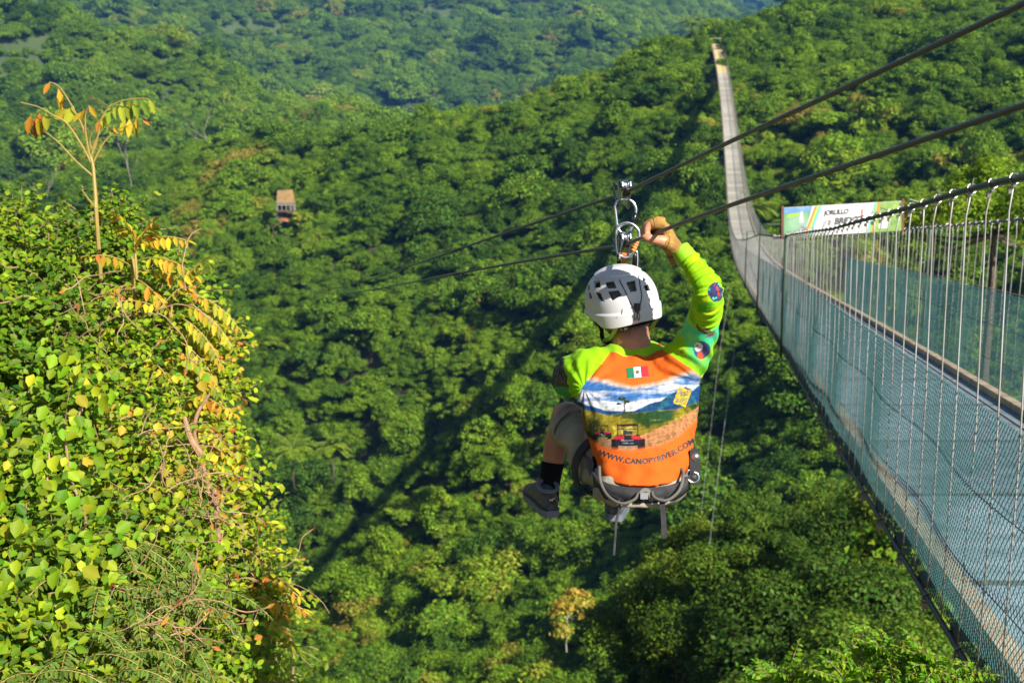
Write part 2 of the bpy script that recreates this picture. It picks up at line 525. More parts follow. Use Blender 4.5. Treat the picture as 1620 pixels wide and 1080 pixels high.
# nothing may stand inside the bridge or its approach, nor in front of it beside the lens
bx = 2.55 + 0.13 * TP[:, 1]
near_bridge = (np.abs(TP[:, 0] - bx) < 3.0) & (TP[:, 1] < 60)
keep &= ~((_t < 100) & (_px < 1030) & (TP[:, 1] < 95))
_by = np.clip(TP[:, 1], 4, 303)
_bz = np.interp(_by, [6, 23, 45, 69, 106, 159, 205, 237, 267, 303], [-3.2, -5.5, -8.6, -12.0, -16.5, -18.6, -18.0, -14.9, -9.8, -6.6])
_bxx = np.interp(_by, [6, 23, 69, 106, 159, 205, 237, 267, 303], [3.1, 5.5, 12.3, 18, 25.5, 31, 35, 38.4, 42.8])
keep &= ~((np.abs(TP[:, 0] - _bxx) < 3.2) & (TP[:, 2] + 6.5 > _bz) & (TP[:, 1] < 312))
keep &= ~((np.abs(_px - 452) < 24) & (_py > 290) & (_py < 366) & (_t < 305))
TP = TP[keep]; TT = _t[keep]; TX = _px[keep]; TY = _py[keep]
# a tree only counts as seen when nothing much hides it; use nearness as the measure
vis = (TX > -40) & (TX < 1700) & (TY > 0) & (TY < 1225)
vis &= ~((TX < 380) & (TY > 380))           # wholly behind the foreground bush
vis &= ~((TY > 500) & (TX > 1235 + (TY - 555) * .6))      # behind the bridge deck
vis &= ~((TT > 84) & (TX > 1120) & (TY > 700))      # behind the near spur
order = np.argsort(np.where(vis, TT, 1e9))
single = order[:296]
rest = np.setdiff1d(np.arange(len(TP)), single)
print('trees', len(TP), 'singles to distance', TT[single].max())

PLAT = W(450, 330, 286)


def tree_label(i):
    x, y, t = TX[i], TY[i], TT[i]
    if t < 82 and x > 1080 and y > 560:
        if y > 1000: w = 'at the bottom edge of the photo below the footbridge'
        elif y > 900: w = 'just above the bottom edge, left of the lower bridge cable'
        elif y > 820: w = 'on the near spur under the lower bridge cable'
        else: w = 'at the upper end of the near spur beside the lower bridge cable'
        return ('leafy green tree ' + w, 'trees ' + w)
    if x > 1230 and y < 620:
        w = 'seen through the bridge hangers right of the banner' if (y > 350 and x > 1430) else ('seen through the bridge hangers below the banner' if y > 380 else 'on the slope above the banner')
        return ('green broadleaf tree ' + w, 'trees ' + w)
    if x > 1230:
        return ('green broadleaf tree on the far slope just left of the bridge deck', 'trees just left of the bridge deck')
    if x > 1090:
        w = 'between the rider and the footbridge, upper part of the slope' if y < 600 else ('between the hanging ropes and the bridge' if y < 820 else 'below the lower ends of the hanging ropes')
        return ('green broadleaf tree ' + w, 'trees ' + w)
    if y > 1000: w = 'along the bottom edge beside the leafy bush' if x < 640 else ('along the bottom edge left of the yellowish tree' if x < 880 else 'along the bottom edge right of the yellowish tree')
    elif y > 850: w = 'above the bottom edge beside the leafy bush' if x < 640 else ('in the forest below the shoes of the rider' if x < 900 else 'in the forest straight below the harness straps')
    else: w = 'in the forest left of the rider' if x < 840 else 'in the forest close around the rider'
    return ('green broadleaf tree ' + w, 'trees ' + w)


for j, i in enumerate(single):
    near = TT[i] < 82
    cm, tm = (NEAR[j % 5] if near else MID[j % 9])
    s = g0.uniform(0.55, 0.92) * (1.0 if not near else 1.0)
    e = empty('broadleaf_tree', TP[i])
    s *= 1.0 if g0.random() > .25 else g0.uniform(1.15, 1.5)
    e.scale = (s * g0.uniform(.75, 1.25), s * g0.uniform(.75, 1.25), s * g0.uniform(0.75, 1.2))
    e.rotation_euler = (g0.uniform(-.08, .08), g0.uniform(-.08, .08), g0.uniform(0, 6.28))
    lb, gr = tree_label(i)
    tag(e, lb, 'tree', gr)
    for nm, me in (('crown', cm), ('trunk', tm)):
        o = bpy.data.objects.new(nm, me); COL.objects.link(o); o.parent = e
CROWN_OBJ = []
seen = {}
for o in COL.objects:
    if o.name.startswith('crown') and o.data in [m[0] for m in MID] and o.data.name not in seen:
        seen[o.data.name] = o; CROWN_OBJ.append(o)
print('proto crowns', len(CROWN_OBJ))


def instancer(name, P, scale, rng, label, objs=CROWN_OBJ, zs=(0.65, 1.2)):
    me = bpy.data.meshes.new(name)
    n = len(P)
    me.vertices.add(n); me.vertices.foreach_set('co', np.asarray(P, float).ravel())
    a = me.attributes.new('pick', 'INT', 'POINT'); a.data.foreach_set('value', rng.integers(0, len(objs), n).astype(np.int32))
    a = me.attributes.new('rot', 'FLOAT_VECTOR', 'POINT')
    a.data.foreach_set('vector', np.stack([rng.uniform(-.3, .3, n), rng.uniform(-.3, .3, n), rng.uniform(0, 6.28, n)], -1).ravel())
    a = me.attributes.new('scl', 'FLOAT_VECTOR', 'POINT')
    s = rng.uniform(scale[0], scale[1], n)
    q_ = rng.random(n); s = np.where(q_ < .22, s * rng.uniform(1.15, 1.6, n), s); s = np.where(q_ > .955, s * rng.uniform(1.6, 2.2, n), s)
    a.data.foreach_set('vector', np.stack([s * rng.uniform(.72, 1.3, n), s * rng.uniform(.72, 1.3, n), s * rng.uniform(zs[0], zs[1], n)], -1).ravel())
    o = link(name, me)
    ng = bpy.data.node_groups.new(name, 'GeometryNodeTree')
    ng.interface.new_socket('Geometry', in_out='INPUT', socket_type='NodeSocketGeometry')
    ng.interface.new_socket('Geometry', in_out='OUTPUT', socket_type='NodeSocketGeometry')
    N = ng.nodes; L = ng.links
    gi = N.new('NodeGroupInput'); go = N.new('NodeGroupOutput')
    ip = N.new('GeometryNodeInstanceOnPoints'); jn = N.new('GeometryNodeJoinGeometry')
    for ob in objs:
        oi = N.new('GeometryNodeObjectInfo'); oi.transform_space = 'ORIGINAL'
        oi.inputs['Object'].default_value = ob; oi.inputs['As Instance'].default_value = True
        L.new(oi.outputs['Geometry'], jn.inputs[0])
    L.new(gi.outputs[0], ip.inputs['Points']); L.new(jn.outputs[0], ip.inputs['Instance'])
    ip.inputs['Pick Instance'].default_value = True

    def named(nm, ty):
        q = N.new('GeometryNodeInputNamedAttribute'); q.data_type = ty; q.inputs['Name'].default_value = nm
        return q
    q = named('pick', 'INT'); L.new(q.outputs[0], ip.inputs['Instance Index'])
    q = named('rot', 'FLOAT_VECTOR'); L.new(q.outputs[0], ip.inputs['Rotation'])
    q = named('scl', 'FLOAT_VECTOR'); L.new(q.outputs[0], ip.inputs['Scale'])
    L.new(ip.outputs[0], go.inputs[0])
    md = o.modifiers.new('scatter', 'NODES'); md.node_group = ng
    tag(o, label, 'forest', None, 'stuff')
    return o


under = scatter(ground, -200, 220, 60, 400, 3.3, g0, .5); _u = proj(under); under = under[(_u[0] > -60) & (_u[0] < 1680) & (_u[1] > -60) & (_u[1] < 1150) & ~((np.abs(_u[0] - 452) < 20) & (_u[1] > 290) & (_u[1] < 350) & (_u[2] < 305))]
under = under[~((np.abs(under[:, 0] - np.interp(under[:, 1], [6, 69, 159, 237, 303], [3.1, 12.3, 25.5, 35, 42.8])) < 2) & (under[:, 1] > 225))]
instancer('undergrowth', under + np.array([[0, 0, .2]]), (0.35, 0.62), g0, 'low green undergrowth filling the gaps between the forest trees', zs=(0.6, 1.0))
instancer('forest', TP[rest] + np.array([[0, 0, 1.0]]) * (fbm(TP[rest][:, :1], TP[rest][:, 1:2], 17.0, 5.0) * .7), (0.42, 0.80), g0, 'dense green forest covering the gorge slopes behind the nearer trees')
P = scatter(hillB, -400, 30, 400, 740, 5.4, g0); P = P[hide_far(P, 100)]; print('B', len(P))
instancer('left_hill_forest', P, (0.9, 1.6), g0, 'light green forest on the hillside at the upper left')
P = scatter(hillC, -600, 420, 960, 1700, 8.2, g0); P = P[hide_far(P, 100)]; print('C', len(P))
instancer('far_forest', P, (1.2, 2.5), g0, 'bluish forest on the far mountain along the top')
P = scatter(hillD, -200, 800, 2500, 3000, 20, g0); P = P[hide_far(P, 60)]; print('D', len(P))
instancer('distant_forest', P, (3.0, 5.0), g0, 'hazy blue forest on the most distant mountain')

# ------------------------------------------------------------------ air
hz = MB(); hz.box((0, 1720, -20), (1700, 1740, 245))
hm = bpy.data.materials.new('air'); hm.use_nodes = True
for n_ in list(hm.node_tree.nodes):
    if n_.type == 'BSDF_PRINCIPLED': hm.node_tree.nodes.remove(n_)
pv = hm.node_tree.nodes.new('ShaderNodeVolumePrincipled')
pv.inputs['Color'].default_value = (0.15, 0.42, 1.0, 1)
pv.inputs['Density'].default_value = 0.00017
pv.inputs['Anisotropy'].default_value = 0.2
hm.node_tree.links.new(pv.outputs[0], hm.node_tree.nodes['Material Output'].inputs['Volume'])
hzo = hz.build('haze', hm)
tag(hzo, 'thin blue haze in the air between the near slopes and the far mountains', 'haze', None, 'stuff')

# ------------------------------------------------------------------ the footbridge
_rows = [1080, 830, 655, 555, 520, 490, 450, 410, 380, 290, 217, 163, 103, 70]
_Lx = [1570, 1420, 1303, 1243, 1222, 1205, 1188, 1176, 1170, 1150, 1137, 1131, 1126, 1124.5]
_t = [6.0, 9.6, 14.0, 20.8, 25.0, 34.2, 45.9, 69.5, 106.0, 158.9, 200, 230, 261.8, 296.7]
_P = np.array([W(a, b, c) for a, b, c in zip(_Lx, _rows, _t)])
_w = 1 / np.maximum(_t, 8); _w[-1] *= 6
CZ = np.polyfit(_P[:, 1], _P[:, 2], 4, w=_w)
CX = np.polyfit(_P[:, 1], _P[:, 0], 3, w=_w)
BW = 2.0
Y0, Y1 = 3.2, 303.0


def deck(y, side=0.0, up=0.0):
    """side 0 = left edge, 1 = right edge."""
    return Vector((float(np.polyval(CX, y)) + .13 * math.exp(-(y - 3) / 6.0) + BW * side, y, float(np.polyval(CZ, y)) + up))


def cable_h(px, py, side):
    """Height of a point of the picture above the deck edge on that side: returns y, height."""
    best = None
    for t in np.arange(4.5, 200, 0.05):
        p = W(px, py, t)
        e = abs(p.x - np.polyval(CX, p.y) - .13 * math.exp(-(p.y - 3) / 6.0) - BW * side) / t
        if best is None or e < best[0]: best = (e, p.y, p.z - np.polyval(CZ, p.y))
    return best[1], best[2]


hl = sorted([cable_h(*q, 0) for q in [(1620, 286), (1553, 302), (1479, 324), (1420, 339), (1331, 362), (1239, 375)]]) + [(34, 1.72), (48, 1.5), (72, 1.22), (105, 1.1), (320, 1.1)]
hr = sorted([cable_h(*q, 1) for q in [(1620, 346), (1564, 351), (1479, 359), (1435, 362)]]) + [(34, 1.75), (48, 1.5), (72, 1.22), (105, 1.1), (320, 1.1)]
hl = [(Y0, hl[0][1] + 0.06)] + hl
hr = [(Y0, hr[0][1] + 0.35)] + hr
print('cable heights', hl[:7], hr[:5])
CH = [lambda y: float(np.interp(y, [a for a, b in hl], [b for a, b in hl])), lambda y: float(np.interp(y, [a for a, b in hr], [b for a, b in hr]))]
NETH = 1.17

ysn = np.concatenate([np.arange(Y0, 40, 0.5), np.arange(40, 120, 1.5), np.arange(120, Y1, 3.0), [Y1]])
M_CAB = pmat('black_cable', (0.035, 0.037, 0.042), 0.5, bump=0.4, bscale=90)
M_ROPE = pmat('grey_hanger_wire', (0.50, 0.52, 0.54), 0.55, col2=(0.34, 0.31, 0.27), vscale=3.0, metal=0.2)
M_NETWIRE = pmat('teal_net_wire', (0.075, 0.20, 0.21), 0.5, var=0.4, vscale=30)
M_WOOD = pmat('bleached_timber', (0.50, 0.41, 0.29), 0.8, col2=(0.33, 0.25, 0.17), vscale=5.0, bump=0.5)
M_POST = pmat('green_post', (0.05, 0.10, 0.06), 0.6, var=0.4)
M_RUST = pmat('rust_brown_post', (0.18, 0.07, 0.045), 0.8, var=0.4)
M_CLIP = pmat('zinc_clip', (0.34, 0.34, 0.34), 0.4, metal=0.6, var=0.3)

# deck surface: weathered metal sheets, a joint every 2.4 m
md = bpy.data.materials.new('deck_sheets'); md.use_nodes = True
N = md.node_tree.nodes; L = md.node_tree.links
bs = N['Principled BSDF']; bs.inputs['Roughness'].default_value = 0.85; bs.inputs['Specular IOR Level'].default_value = 0.25
uvn = N.new('ShaderNodeUVMap'); sx = N.new('ShaderNodeSeparateXYZ'); L.new(uvn.outputs[0], sx.inputs[0])
fr = N.new('ShaderNodeMath'); fr.operation = 'FRACT'
dv = N.new('ShaderNodeMath'); dv.operation = 'DIVIDE'; dv.inputs[1].default_value = 2.4
L.new(sx.outputs[1], dv.inputs[0]); L.new(dv.outputs[0], fr.inputs[0])
jt = N.new('ShaderNodeMath'); jt.operation = 'LESS_THAN'; jt.inputs[1].default_value = 0.045; L.new(fr.outputs[0], jt.inputs[0])
no = N.new('ShaderNodeTexNoise'); no.inputs['Scale'].default_value = 3.1; no.inputs['Detail'].default_value = 9; no.inputs['Roughness'].default_value = 0.72; L.new(uvn.outputs[0], no.inputs['Vector'])
c1 = N.new('ShaderNodeValToRGB'); L.new(no.outputs['Fac'], c1.inputs[0])
c1.color_ramp.elements[0].position = 0.35; c1.color_ramp.elements[0].color = (0.12, 0.185, 0.235, 1)
c1.color_ramp.elements[1].position = 0.65; c1.color_ramp.elements[1].color = (0.27, 0.345, 0.395, 1)
mx = N.new('ShaderNodeMix'); mx.data_type = 'RGBA'; L.new(jt.outputs[0], mx.inputs['Factor']); L.new(c1.outputs[0], mx.inputs['A'])
mx.inputs['B'].default_value = (0.09, 0.10, 0.10, 1)
fl = N.new('ShaderNodeMath'); fl.operation = 'FLOOR'; L.new(dv.outputs[0], fl.inputs[0])
wn = N.new('ShaderNodeTexWhiteNoise'); wn.noise_dimensions = '1D'; L.new(fl.outputs[0], wn.inputs['W'])
mr = N.new('ShaderNodeMapRange'); mr.inputs['To Min'].default_value = 0.78; mr.inputs['To Max'].default_value = 1.15; L.new(wn.outputs['Value'], mr.inputs['Value'])
hs = N.new('ShaderNodeHueSaturation'); L.new(mr.outputs[0], hs.inputs['Value']); L.new(mx.outputs['Result'], hs.inputs['Color'])
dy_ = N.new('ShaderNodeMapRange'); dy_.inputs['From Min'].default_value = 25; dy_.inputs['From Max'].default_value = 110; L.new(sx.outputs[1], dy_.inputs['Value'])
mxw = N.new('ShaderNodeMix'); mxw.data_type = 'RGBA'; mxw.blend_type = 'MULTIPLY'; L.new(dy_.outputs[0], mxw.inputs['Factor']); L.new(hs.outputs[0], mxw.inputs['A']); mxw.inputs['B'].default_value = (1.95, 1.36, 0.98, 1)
# the last sheets by the far landing are bare yellowish boards
gt = N.new('ShaderNodeMath'); gt.operation = 'GREATER_THAN'; gt.inputs[1].default_value = 262.0; L.new(sx.outputs[1], gt.inputs[0])
mx2 = N.new('ShaderNodeMix'); mx2.data_type = 'RGBA'; L.new(gt.outputs[0], mx2.inputs['Factor']); L.new(mxw.outputs['Result'], mx2.inputs['A'])
mx2.inputs['B'].default_value = (0.62, 0.46, 0.22, 1)
L.new(mx2.outputs['Result'], bs.inputs['Base Color'])
M_DECK = md

bridge = empty('suspension_bridge', deck(Y0))
tag(bridge, 'long narrow suspension footbridge with grey deck and green wire netting sides', 'footbridge')
# deck slab
V = []; Fa = []; UV = []
for y in ysn:
    for s_, u_ in ((0.0, 0.0), (1.0, 0.0), (1.0, -0.03), (0.0, -0.03)):
        V.append(deck(y, s_, u_)); UV.append((s_ * BW, y))
n = len(ysn)
for i in range(n - 1):
    for k in range(4):
        Fa.append((i * 4 + k, i * 4 + (k + 1) % 4, i * 4 + 4 + (k + 1) % 4, i * 4 + 4 + k))
me = bpy.data.meshes.new('deck'); me.from_pydata([tuple(v) for v in V], [], Fa)
uvl = me.uv_layers.new(name='UVMap')
for lp in me.loops: uvl.data[lp.index].uv = UV[lp.vertex_index]
link('deck', me, M_DECK, bridge)
for s_ in (0, 1):
    mb = MB()
    sg = -1 if s_ == 0 else 1
    pts = [deck(y, s_, 0.045) + Vector((-sg * 0.055, 0, 0)) for y in ysn]
    for a, b in zip(pts[:-1], pts[1:]):
        pass
    V = []; Fa = []
    for p in pts:
        for dx, dz in ((-.05, -.04), (.05, -.04), (.05, .035), (-.05, .035)): V.append(p + Vector((dx, 0, dz)))
    for i in range(n - 1):
        for k in range(4): Fa.append((i * 4 + k, i * 4 + (k + 1) % 4, i * 4 + 4 + (k + 1) % 4, i * 4 + 4 + k))
    mb.add(V, Fa)
    mb.build('curb', M_WOOD, bridge)
    # cables
    mb = MB(); mb.tube([deck(y, s_, CH[s_](y)) + Vector((sg * 0.085, 0, 0)) for y in ysn], 0.017, 8); mb.build('main_cable', M_CAB, bridge, True)
    mb = MB(); mb.tube([deck(y, s_, -0.085) + Vector((sg * 0.075, 0, 0)) for y in ysn], 0.016, 8); mb.build('lower_cable', M_CAB, bridge, True)
    # net top wire
    mb = MB(); mb.tube([deck(y, s_, NETH) + Vector((sg * 0.055, 0, 0)) for y in ysn], 0.006, 6); mb.build('net_top_wire', pmat('grey_wire', (0.28, 0.26, 0.24), 0.6), bridge, True)
    # cross beams reaching out to the lower cable
# cross beams (stuff past a hundred)
beam_m = pmat('dark_beam', (0.07, 0.065, 0.06), 0.8)
g = random.Random(3)
ybe = list(np.arange(3.6, 302, 1.0))
rest_mb = MB()
for i, y in enumerate(ybe):
    c = deck(y, 0.5, -0.080)
    sl = (float(np.polyval(CZ, y + .1)) - float(np.polyval(CZ, y))) / .1
    ay = Vector((0, 1, sl)).normalized(); ax = Vector((1, 0, 0)); az = ax.cross(ay)
    if i < 100:
        mb = MB(); mb.box(c, (BW / 2 + 0.055, 0.035, 0.04), (ax, ay, az)); mb.build('cross_beam', beam_m, bridge)
    else: rest_mb.box(c, (BW / 2 + 0.055, 0.035, 0.04), (ax, ay, az))
o = rest_mb.build('cross_beam', beam_m, bridge); tag(o, kind='stuff')

# hangers
yh = np.arange(4.1, 301, 0.45)
hang = []
far_mb = MB(); clip_mb = MB()
cnt = 0
for i, y in enumerate(yh):
    for s_ in (0, 1):
        sg = -1 if s_ == 0 else 1
        H = CH[s_](y)
        b = deck(y, s_, -0.085) + Vector((sg * 0.075, 0, 0)); tp = deck(y + g.uniform(-.035, .035), s_, H) + Vector((sg * 0.085, 0, 0))
        near = y < 26
        r = 0.0044 if y < 26 else 0.0038
        kink = tp.lerp(b, 0.06) + Vector((sg * g.uniform(0, .02), g.uniform(-.03, .03) if g.random() < .5 else 0, 0))
        mid = tp.lerp(b, 0.5) + Vector((g.uniform(-.008, .008), g.uniform(-.008, .008), 0))
        if near and cnt < 98:
            mb = MB(); mb.tube([tp, kink, mid, b], [r, r, r * .9, r * .9], 6)
            h = mb.build('hanger', M_ROPE, bridge, True); cnt += 1
            mb = MB()
            # U-clip over the cable with two nuts and a loose tail
            q = tp
            loop = [q + Vector((0.0, 0.012 * math.cos(a), 0.002)) + Vector((0.021 * math.sin(a), 0, 0.021 * math.cos(a * 1.0))) for a in np.linspace(0, 6.0, 12)]
            mb.tube(loop, 0.0035, 5)
            mb.box(q + Vector((0, 0, -0.026)), (0.008, 0.011, 0.006)); mb.box(q + Vector((sg * 0.012, 0.012, -0.05)), (0.008, 0.009, 0.012))
            if g.random() < .6:
                mb.tube([q + Vector((0, 0, .02)), q + Vector((g.uniform(-.03, .03), g.uniform(-.05, .05), .05)), q + Vector((g.uniform(-.05, .05), g.uniform(-.07, .07), .035))], 0.003, 5)
            mb.build('clamp', M_CLIP, h)
        else:
            far_mb.tube([tp, mid, b], r, 4 if y > 40 else 5, cap=False)
o = far_mb.build('hanger', M_ROPE, bridge); tag(o, kind='stuff')
print('hanger parts', cnt)
# cable clips hanging under the near end of the lower cable
for y in np.arange(4.4, 13, 0.95):
    mb = MB(); q = deck(y, 0, -0.085) + Vector((-0.075, 0, 0))
    mb.tube([q + Vector((0.024 * math.cos(a), 0, 0.024 * math.sin(a))) for a in np.linspace(0, 6.283, 11)[:-1]], 0.006, 5, closed=True)
    mb.box(q + Vector((-0.01, 0, -0.04)), (0.016, 0.02, 0.014)); mb.tube([q + Vector((-.012, 0, -.05)), q + Vector((-.012, 0, -.085))], 0.007, 6)
    mb.build('cable_clip', M_CLIP, bridge)

# nets: real woven wire near the lens, see-through weave beyond
CELL = 0.05


def net_point(y, h, s_):
    sg = -1 if s_ == 0 else 1
    f = h / NETH
    return deck(y, s_, -0.07 + h * (NETH + 0.07) / NETH) + Vector((sg * (0.055 + 0.0 * f + 0.03 * math.sin(f * 3.1) * math.sin(y * 2.1 + 1.3 * f)), 0, 0))


YN = 34.0
for s_ in (0, 1):
    nr = int(NETH / (CELL * 0.5)); ncols = int((YN - 3.3) / (CELL * 0.5))
    grid = {}
    V = []; Fa = []
    rw = 0.0021 if s_ == 0 else 0.0020

    def strip(a, b):
        d = (b - a).normalized(); u1 = d.orthogonal().normalized(); u2 = d.cross(u1)
        k = len(V)
        for p in (a, b):
            for w_ in (0, 2.094, 4.189): V.append(p + u1 * (rw * math.cos(w_)) + u2 * (rw * math.sin(w_)))
        for q in range(3):
            Fa.append((k + q, k + (q + 1) % 3, k + 3 + (q + 1) % 3, k + 3 + q))
    for j in range(nr):
        for i in range(ncols):
            if (i + j) % 2: continue
            y = 3.3 + i * CELL * 0.5; h = j * CELL * 0.5
            wv = 0.006 * math.sin(y * 9 + j) 
            a = net_point(y + wv, h, s_)
            if i + 1 < ncols: strip(a, net_point(y + CELL * .5 + wv, h + CELL * .5, s_))
            if i > 0: strip(a, net_point(y - CELL * .5 + wv, h + CELL * .5, s_))
    me = bpy.data.meshes.new('wire_net'); me.from_pydata([tuple(v) for v in V], [], Fa)
    link('wire_net', me, M_NETWIRE, bridge)
# far weave
mw = bpy.data.materials.new('net_weave'); mw.use_nodes = True
N = mw.node_tree.nodes; L = mw.node_tree.links
bs = N['Principled BSDF']; bs.inputs['Base Color'].default_value = (0.06, 0.20, 0.17, 1); bs.inputs['Roughness'].default_value = 0.6
uvn = N.new('ShaderNodeUVMap'); sx = N.new('ShaderNodeSeparateXYZ'); L.new(uvn.outputs[0], sx.inputs[0])
outs = []
for op in ('ADD', 'SUBTRACT'):
    a = N.new('ShaderNodeMath'); a.operation = op; L.new(sx.outputs[0], a.inputs[0]); L.new(sx.outputs[1], a.inputs[1])
    b = N.new('ShaderNodeMath'); b.operation = 'DIVIDE'; b.inputs[1].default_value = 0.05; L.new(a.outputs[0], b.inputs[0])
    c = N.new('ShaderNodeMath'); c.operation = 'FRACT'; L.new(b.outputs[0], c.inputs[0])
    d = N.new('ShaderNodeMath'); d.operation = 'LESS_THAN'; d.inputs[1].default_value = 0.11; L.new(c.outputs[0], d.inputs[0])
    outs.append(d)
mxx = N.new('ShaderNodeMath'); mxx.operation = 'MAXIMUM'; L.new(outs[0].outputs[0], mxx.inputs[0]); L.new(outs[1].outputs[0], mxx.inputs[1])
tr = N.new('ShaderNodeBsdfTransparent'); ms = N.new('ShaderNodeMixShader')
L.new(mxx.outputs[0], ms.inputs[0]); L.new(tr.outputs[0], ms.inputs[1]); L.new(bs.outputs[0], ms.inputs[2]); L.new(ms.outputs[0], N['Material Output'].inputs['Surface'])
for s_ in (0, 1):
    V = []; Fa = []; UV = []
    yy = [YN - 0.6] + [y for y in ysn if y > YN]
    for y in yy:
        for h in (0, NETH * .5, NETH): V.append(net_point(y, h, s_)); UV.append((y, h))
    for i in range(len(yy) - 1):
        for k in range(2): Fa.append((i * 3 + k, i * 3 + k + 1, i * 3 + 4 + k, i * 3 + 3 + k))
    me = bpy.data.meshes.new('wire_net'); me.from_pydata([tuple(v) for v in V], [], Fa)
    uvl = me.uv_layers.new(name='UVMap')
    for lp in me.loops: uvl.data[lp.index].uv = UV[lp.vertex_index]
    link('wire_net', me, mw, bridge)
# horizontal net wires that stiffen the weave
for s_ in (0, 1):
    for f in (0.33, 0.66):
        mb = MB(); mb.tube([net_point(y, NETH * f, s_) for y in ysn if y < 60], 0.0035, 4, cap=False); mb.build('net_wire', M_NETWIRE, bridge)

# posts that carry the banner, and the frames beyond
yp, _ = cable_h(1239, 375, 0)
yp = 21.4
for s_, sg in ((0, -1), (1, 1)):
    mb = MB(); b = deck(yp, s_, -0.16) + Vector((sg * 0.10, 0, 0)); tp = deck(yp, s_, CH[s_](yp) + 0.02) + Vector((sg * 0.10, 0, 0))
    mb.tube([b, tp], 0.022, 8); mb.build('post', M_POST, bridge, True)
for y in (33.0, 46.0):
    for s_, sg in ((0, -1), (1, 1)):
        mb = MB(); mb.tube([deck(y, s_, -0.1) + Vector((sg * 0.1, 0, 0)), deck(y, s_, CH[s_](y) + .25) + Vector((sg * 0.1, 0, 0)), deck(y, s_, CH[s_](y) + .25) + Vector((-sg * .45, 0, 0))], 0.02, 6); mb.build('post', M_POST, bridge, True)
# far gate
fg = MB()
for s_ in (0, 1):
    fg.tube([deck(Y1, s_, -1), deck(Y1, s_, 1.2)], 0.08, 8)
fg.tube([deck(Y1, -0.1, 1.2), deck(Y1, 1.1, 1.2)], 0.07, 8)
fg.build('end_gate', pmat('pale_timber', (0.42, 0.38, 0.30), 0.8, var=0.3), bridge)
fg = MB(); fg.box(deck(Y1, .5, -1.0) + Vector((0, 1.6, 0)), (1.5, 1.6, 1.0)); fg.build('abutment', pmat('concrete', (0.42, 0.39, 0.33), 0.9, var=0.3, bump=.3), bridge)

# guy ropes dropping from the bridge into the gorge
for q in [((1178, 440, 50), (1163, 543, 51), (1140, 720, 52), (1119, 887, 53), (1098, 1040, 54)), ((1166, 400, 80), (1141, 543, 80), (1122, 700, 80), (1103, 860, 80), (1090, 950, 80))]:
    mb = MB(); mb.tube(spline([W(*p) for p in q], 6), 0.0045, 5)
    o = mb.build('guy_rope', pmat('pale_rope', (0.62, 0.64, 0.62), 0.7), None)
    first = q[0][0] == 1178
    tag(o, 'thin pale rope hanging from the bridge down to the trees near the bottom' if first else 'fainter shorter pale rope hanging from the bridge beside the longer one', 'rope', 'ropes hanging from the footbridge')

# ------------------------------------------------------------------ banner over the bridge
TB = 21.6
c00, c10, c11, c01 = W(1240, 375, TB), W(1426, 365, TB + .1), W(1426, 318, TB + .1), W(1240, 328.5, TB)


def bp(u, v, off=0.0):
    p = c00.lerp(c10, u).lerp(c01.lerp(c11, u), v)
    nrm = (c10 - c00).cross(c01 - c00).normalized()
    return p + nrm * off


banner = empty('banner', bp(.5, 0))
tag(banner, 'wide printed banner with white middle hung across the footbridge', 'banner')
mb = MB(); ths = [bp(0, 0), bp(1, 0), bp(1, 1), bp(0, 1)]
mb.add(ths + [p - (c10 - c00).cross(c01 - c00).normalized() * .012 for p in ths], [(0, 1, 2, 3), (7, 6, 5, 4), (0, 4, 5, 1), (1, 5, 6, 2), (2, 6, 7, 3), (3, 7, 4, 0)])
mb.build('panel', pmat('banner_white', (0.62, 0.63, 0.64), 0.6), banner)


def poly(name, pts, col, off, var=0.0, col2=None, vs=8.0):
    mb = MB(); mb.add([bp(u, v, off) for u, v in pts], [tuple(range(len(pts)))])
    return mb.build(name, pmat('print_%s' % name, col, 0.5, var=var, col2=col2, vscale=vs), banner)


poly('waterfall_picture', [(0, 0), (.17, 0), (.245, .99), (0, .99)], (0.05, 0.20, 0.04), .003, col2=(0.18, 0.34, 0.22), vs=4)
poly('picture_sky', [(0, .80), (.228, .80), (.243, .985), (0, .985)], (0.03, 0.14, 0.42), .005, col2=(.14, .30, .5), vs=5)
poly('picture_fall', [(.13, .45), (.165, .45), (.16, .82), (.14, .82)], (.5, .5, .5), .006)
poly('picture_caption', [(.03, .64), (.13, .70), (.13, .80), (.03, .74)], (.25, .48, .02), .006)
for a, col in ((0.0, (0.62, 0.17, 0.01)), (.018, (.5, .42, .05)), (.032, (.10, .42, .15)), (.044, (.10, .40, .5))):
    poly('stripe', [(.205 + a - .035, 0.02), (.222 + a - .035, 0.02), (.29 + a - .01, .985), (.273 + a - .01, .985)], col, .007 + a * .02); MATS.pop('print_stripe')
poly('canopy_picture', [(.735, 0), (1, 0), (1, .99), (.80, .99)], (0.07, 0.19, 0.02), .003, col2=(0.22, 0.36, 0.05), vs=7)
for a, col in ((0.0, (.15, .42, .40)), (.018, (.18, .42, .04)), (.036, (0.62, 0.15, 0.01))):
    poly('stripe', [(.705 + a, 0.02), (.722 + a, 0.02), (.785 + a, .985), (.768 + a, .985)], col, .007 + a * .02); MATS.pop('print_stripe')
poly('picture_person', [(.80, .12), (.88, .10), (.89, .35), (.85, .62), (.81, .4)], (.42, .44, .42), .006)
poly('picture_person', [(.835, .38), (.86, .38), (.855, .50), (.84, .50)], (.15, .28, .62), .008)
poly('picture_group', [(.125, .12), (.205, .12), (.21, .34), (.13, .34)], (.06, .08, .12), .006, col2=(.3, .34, .4), vs=20)


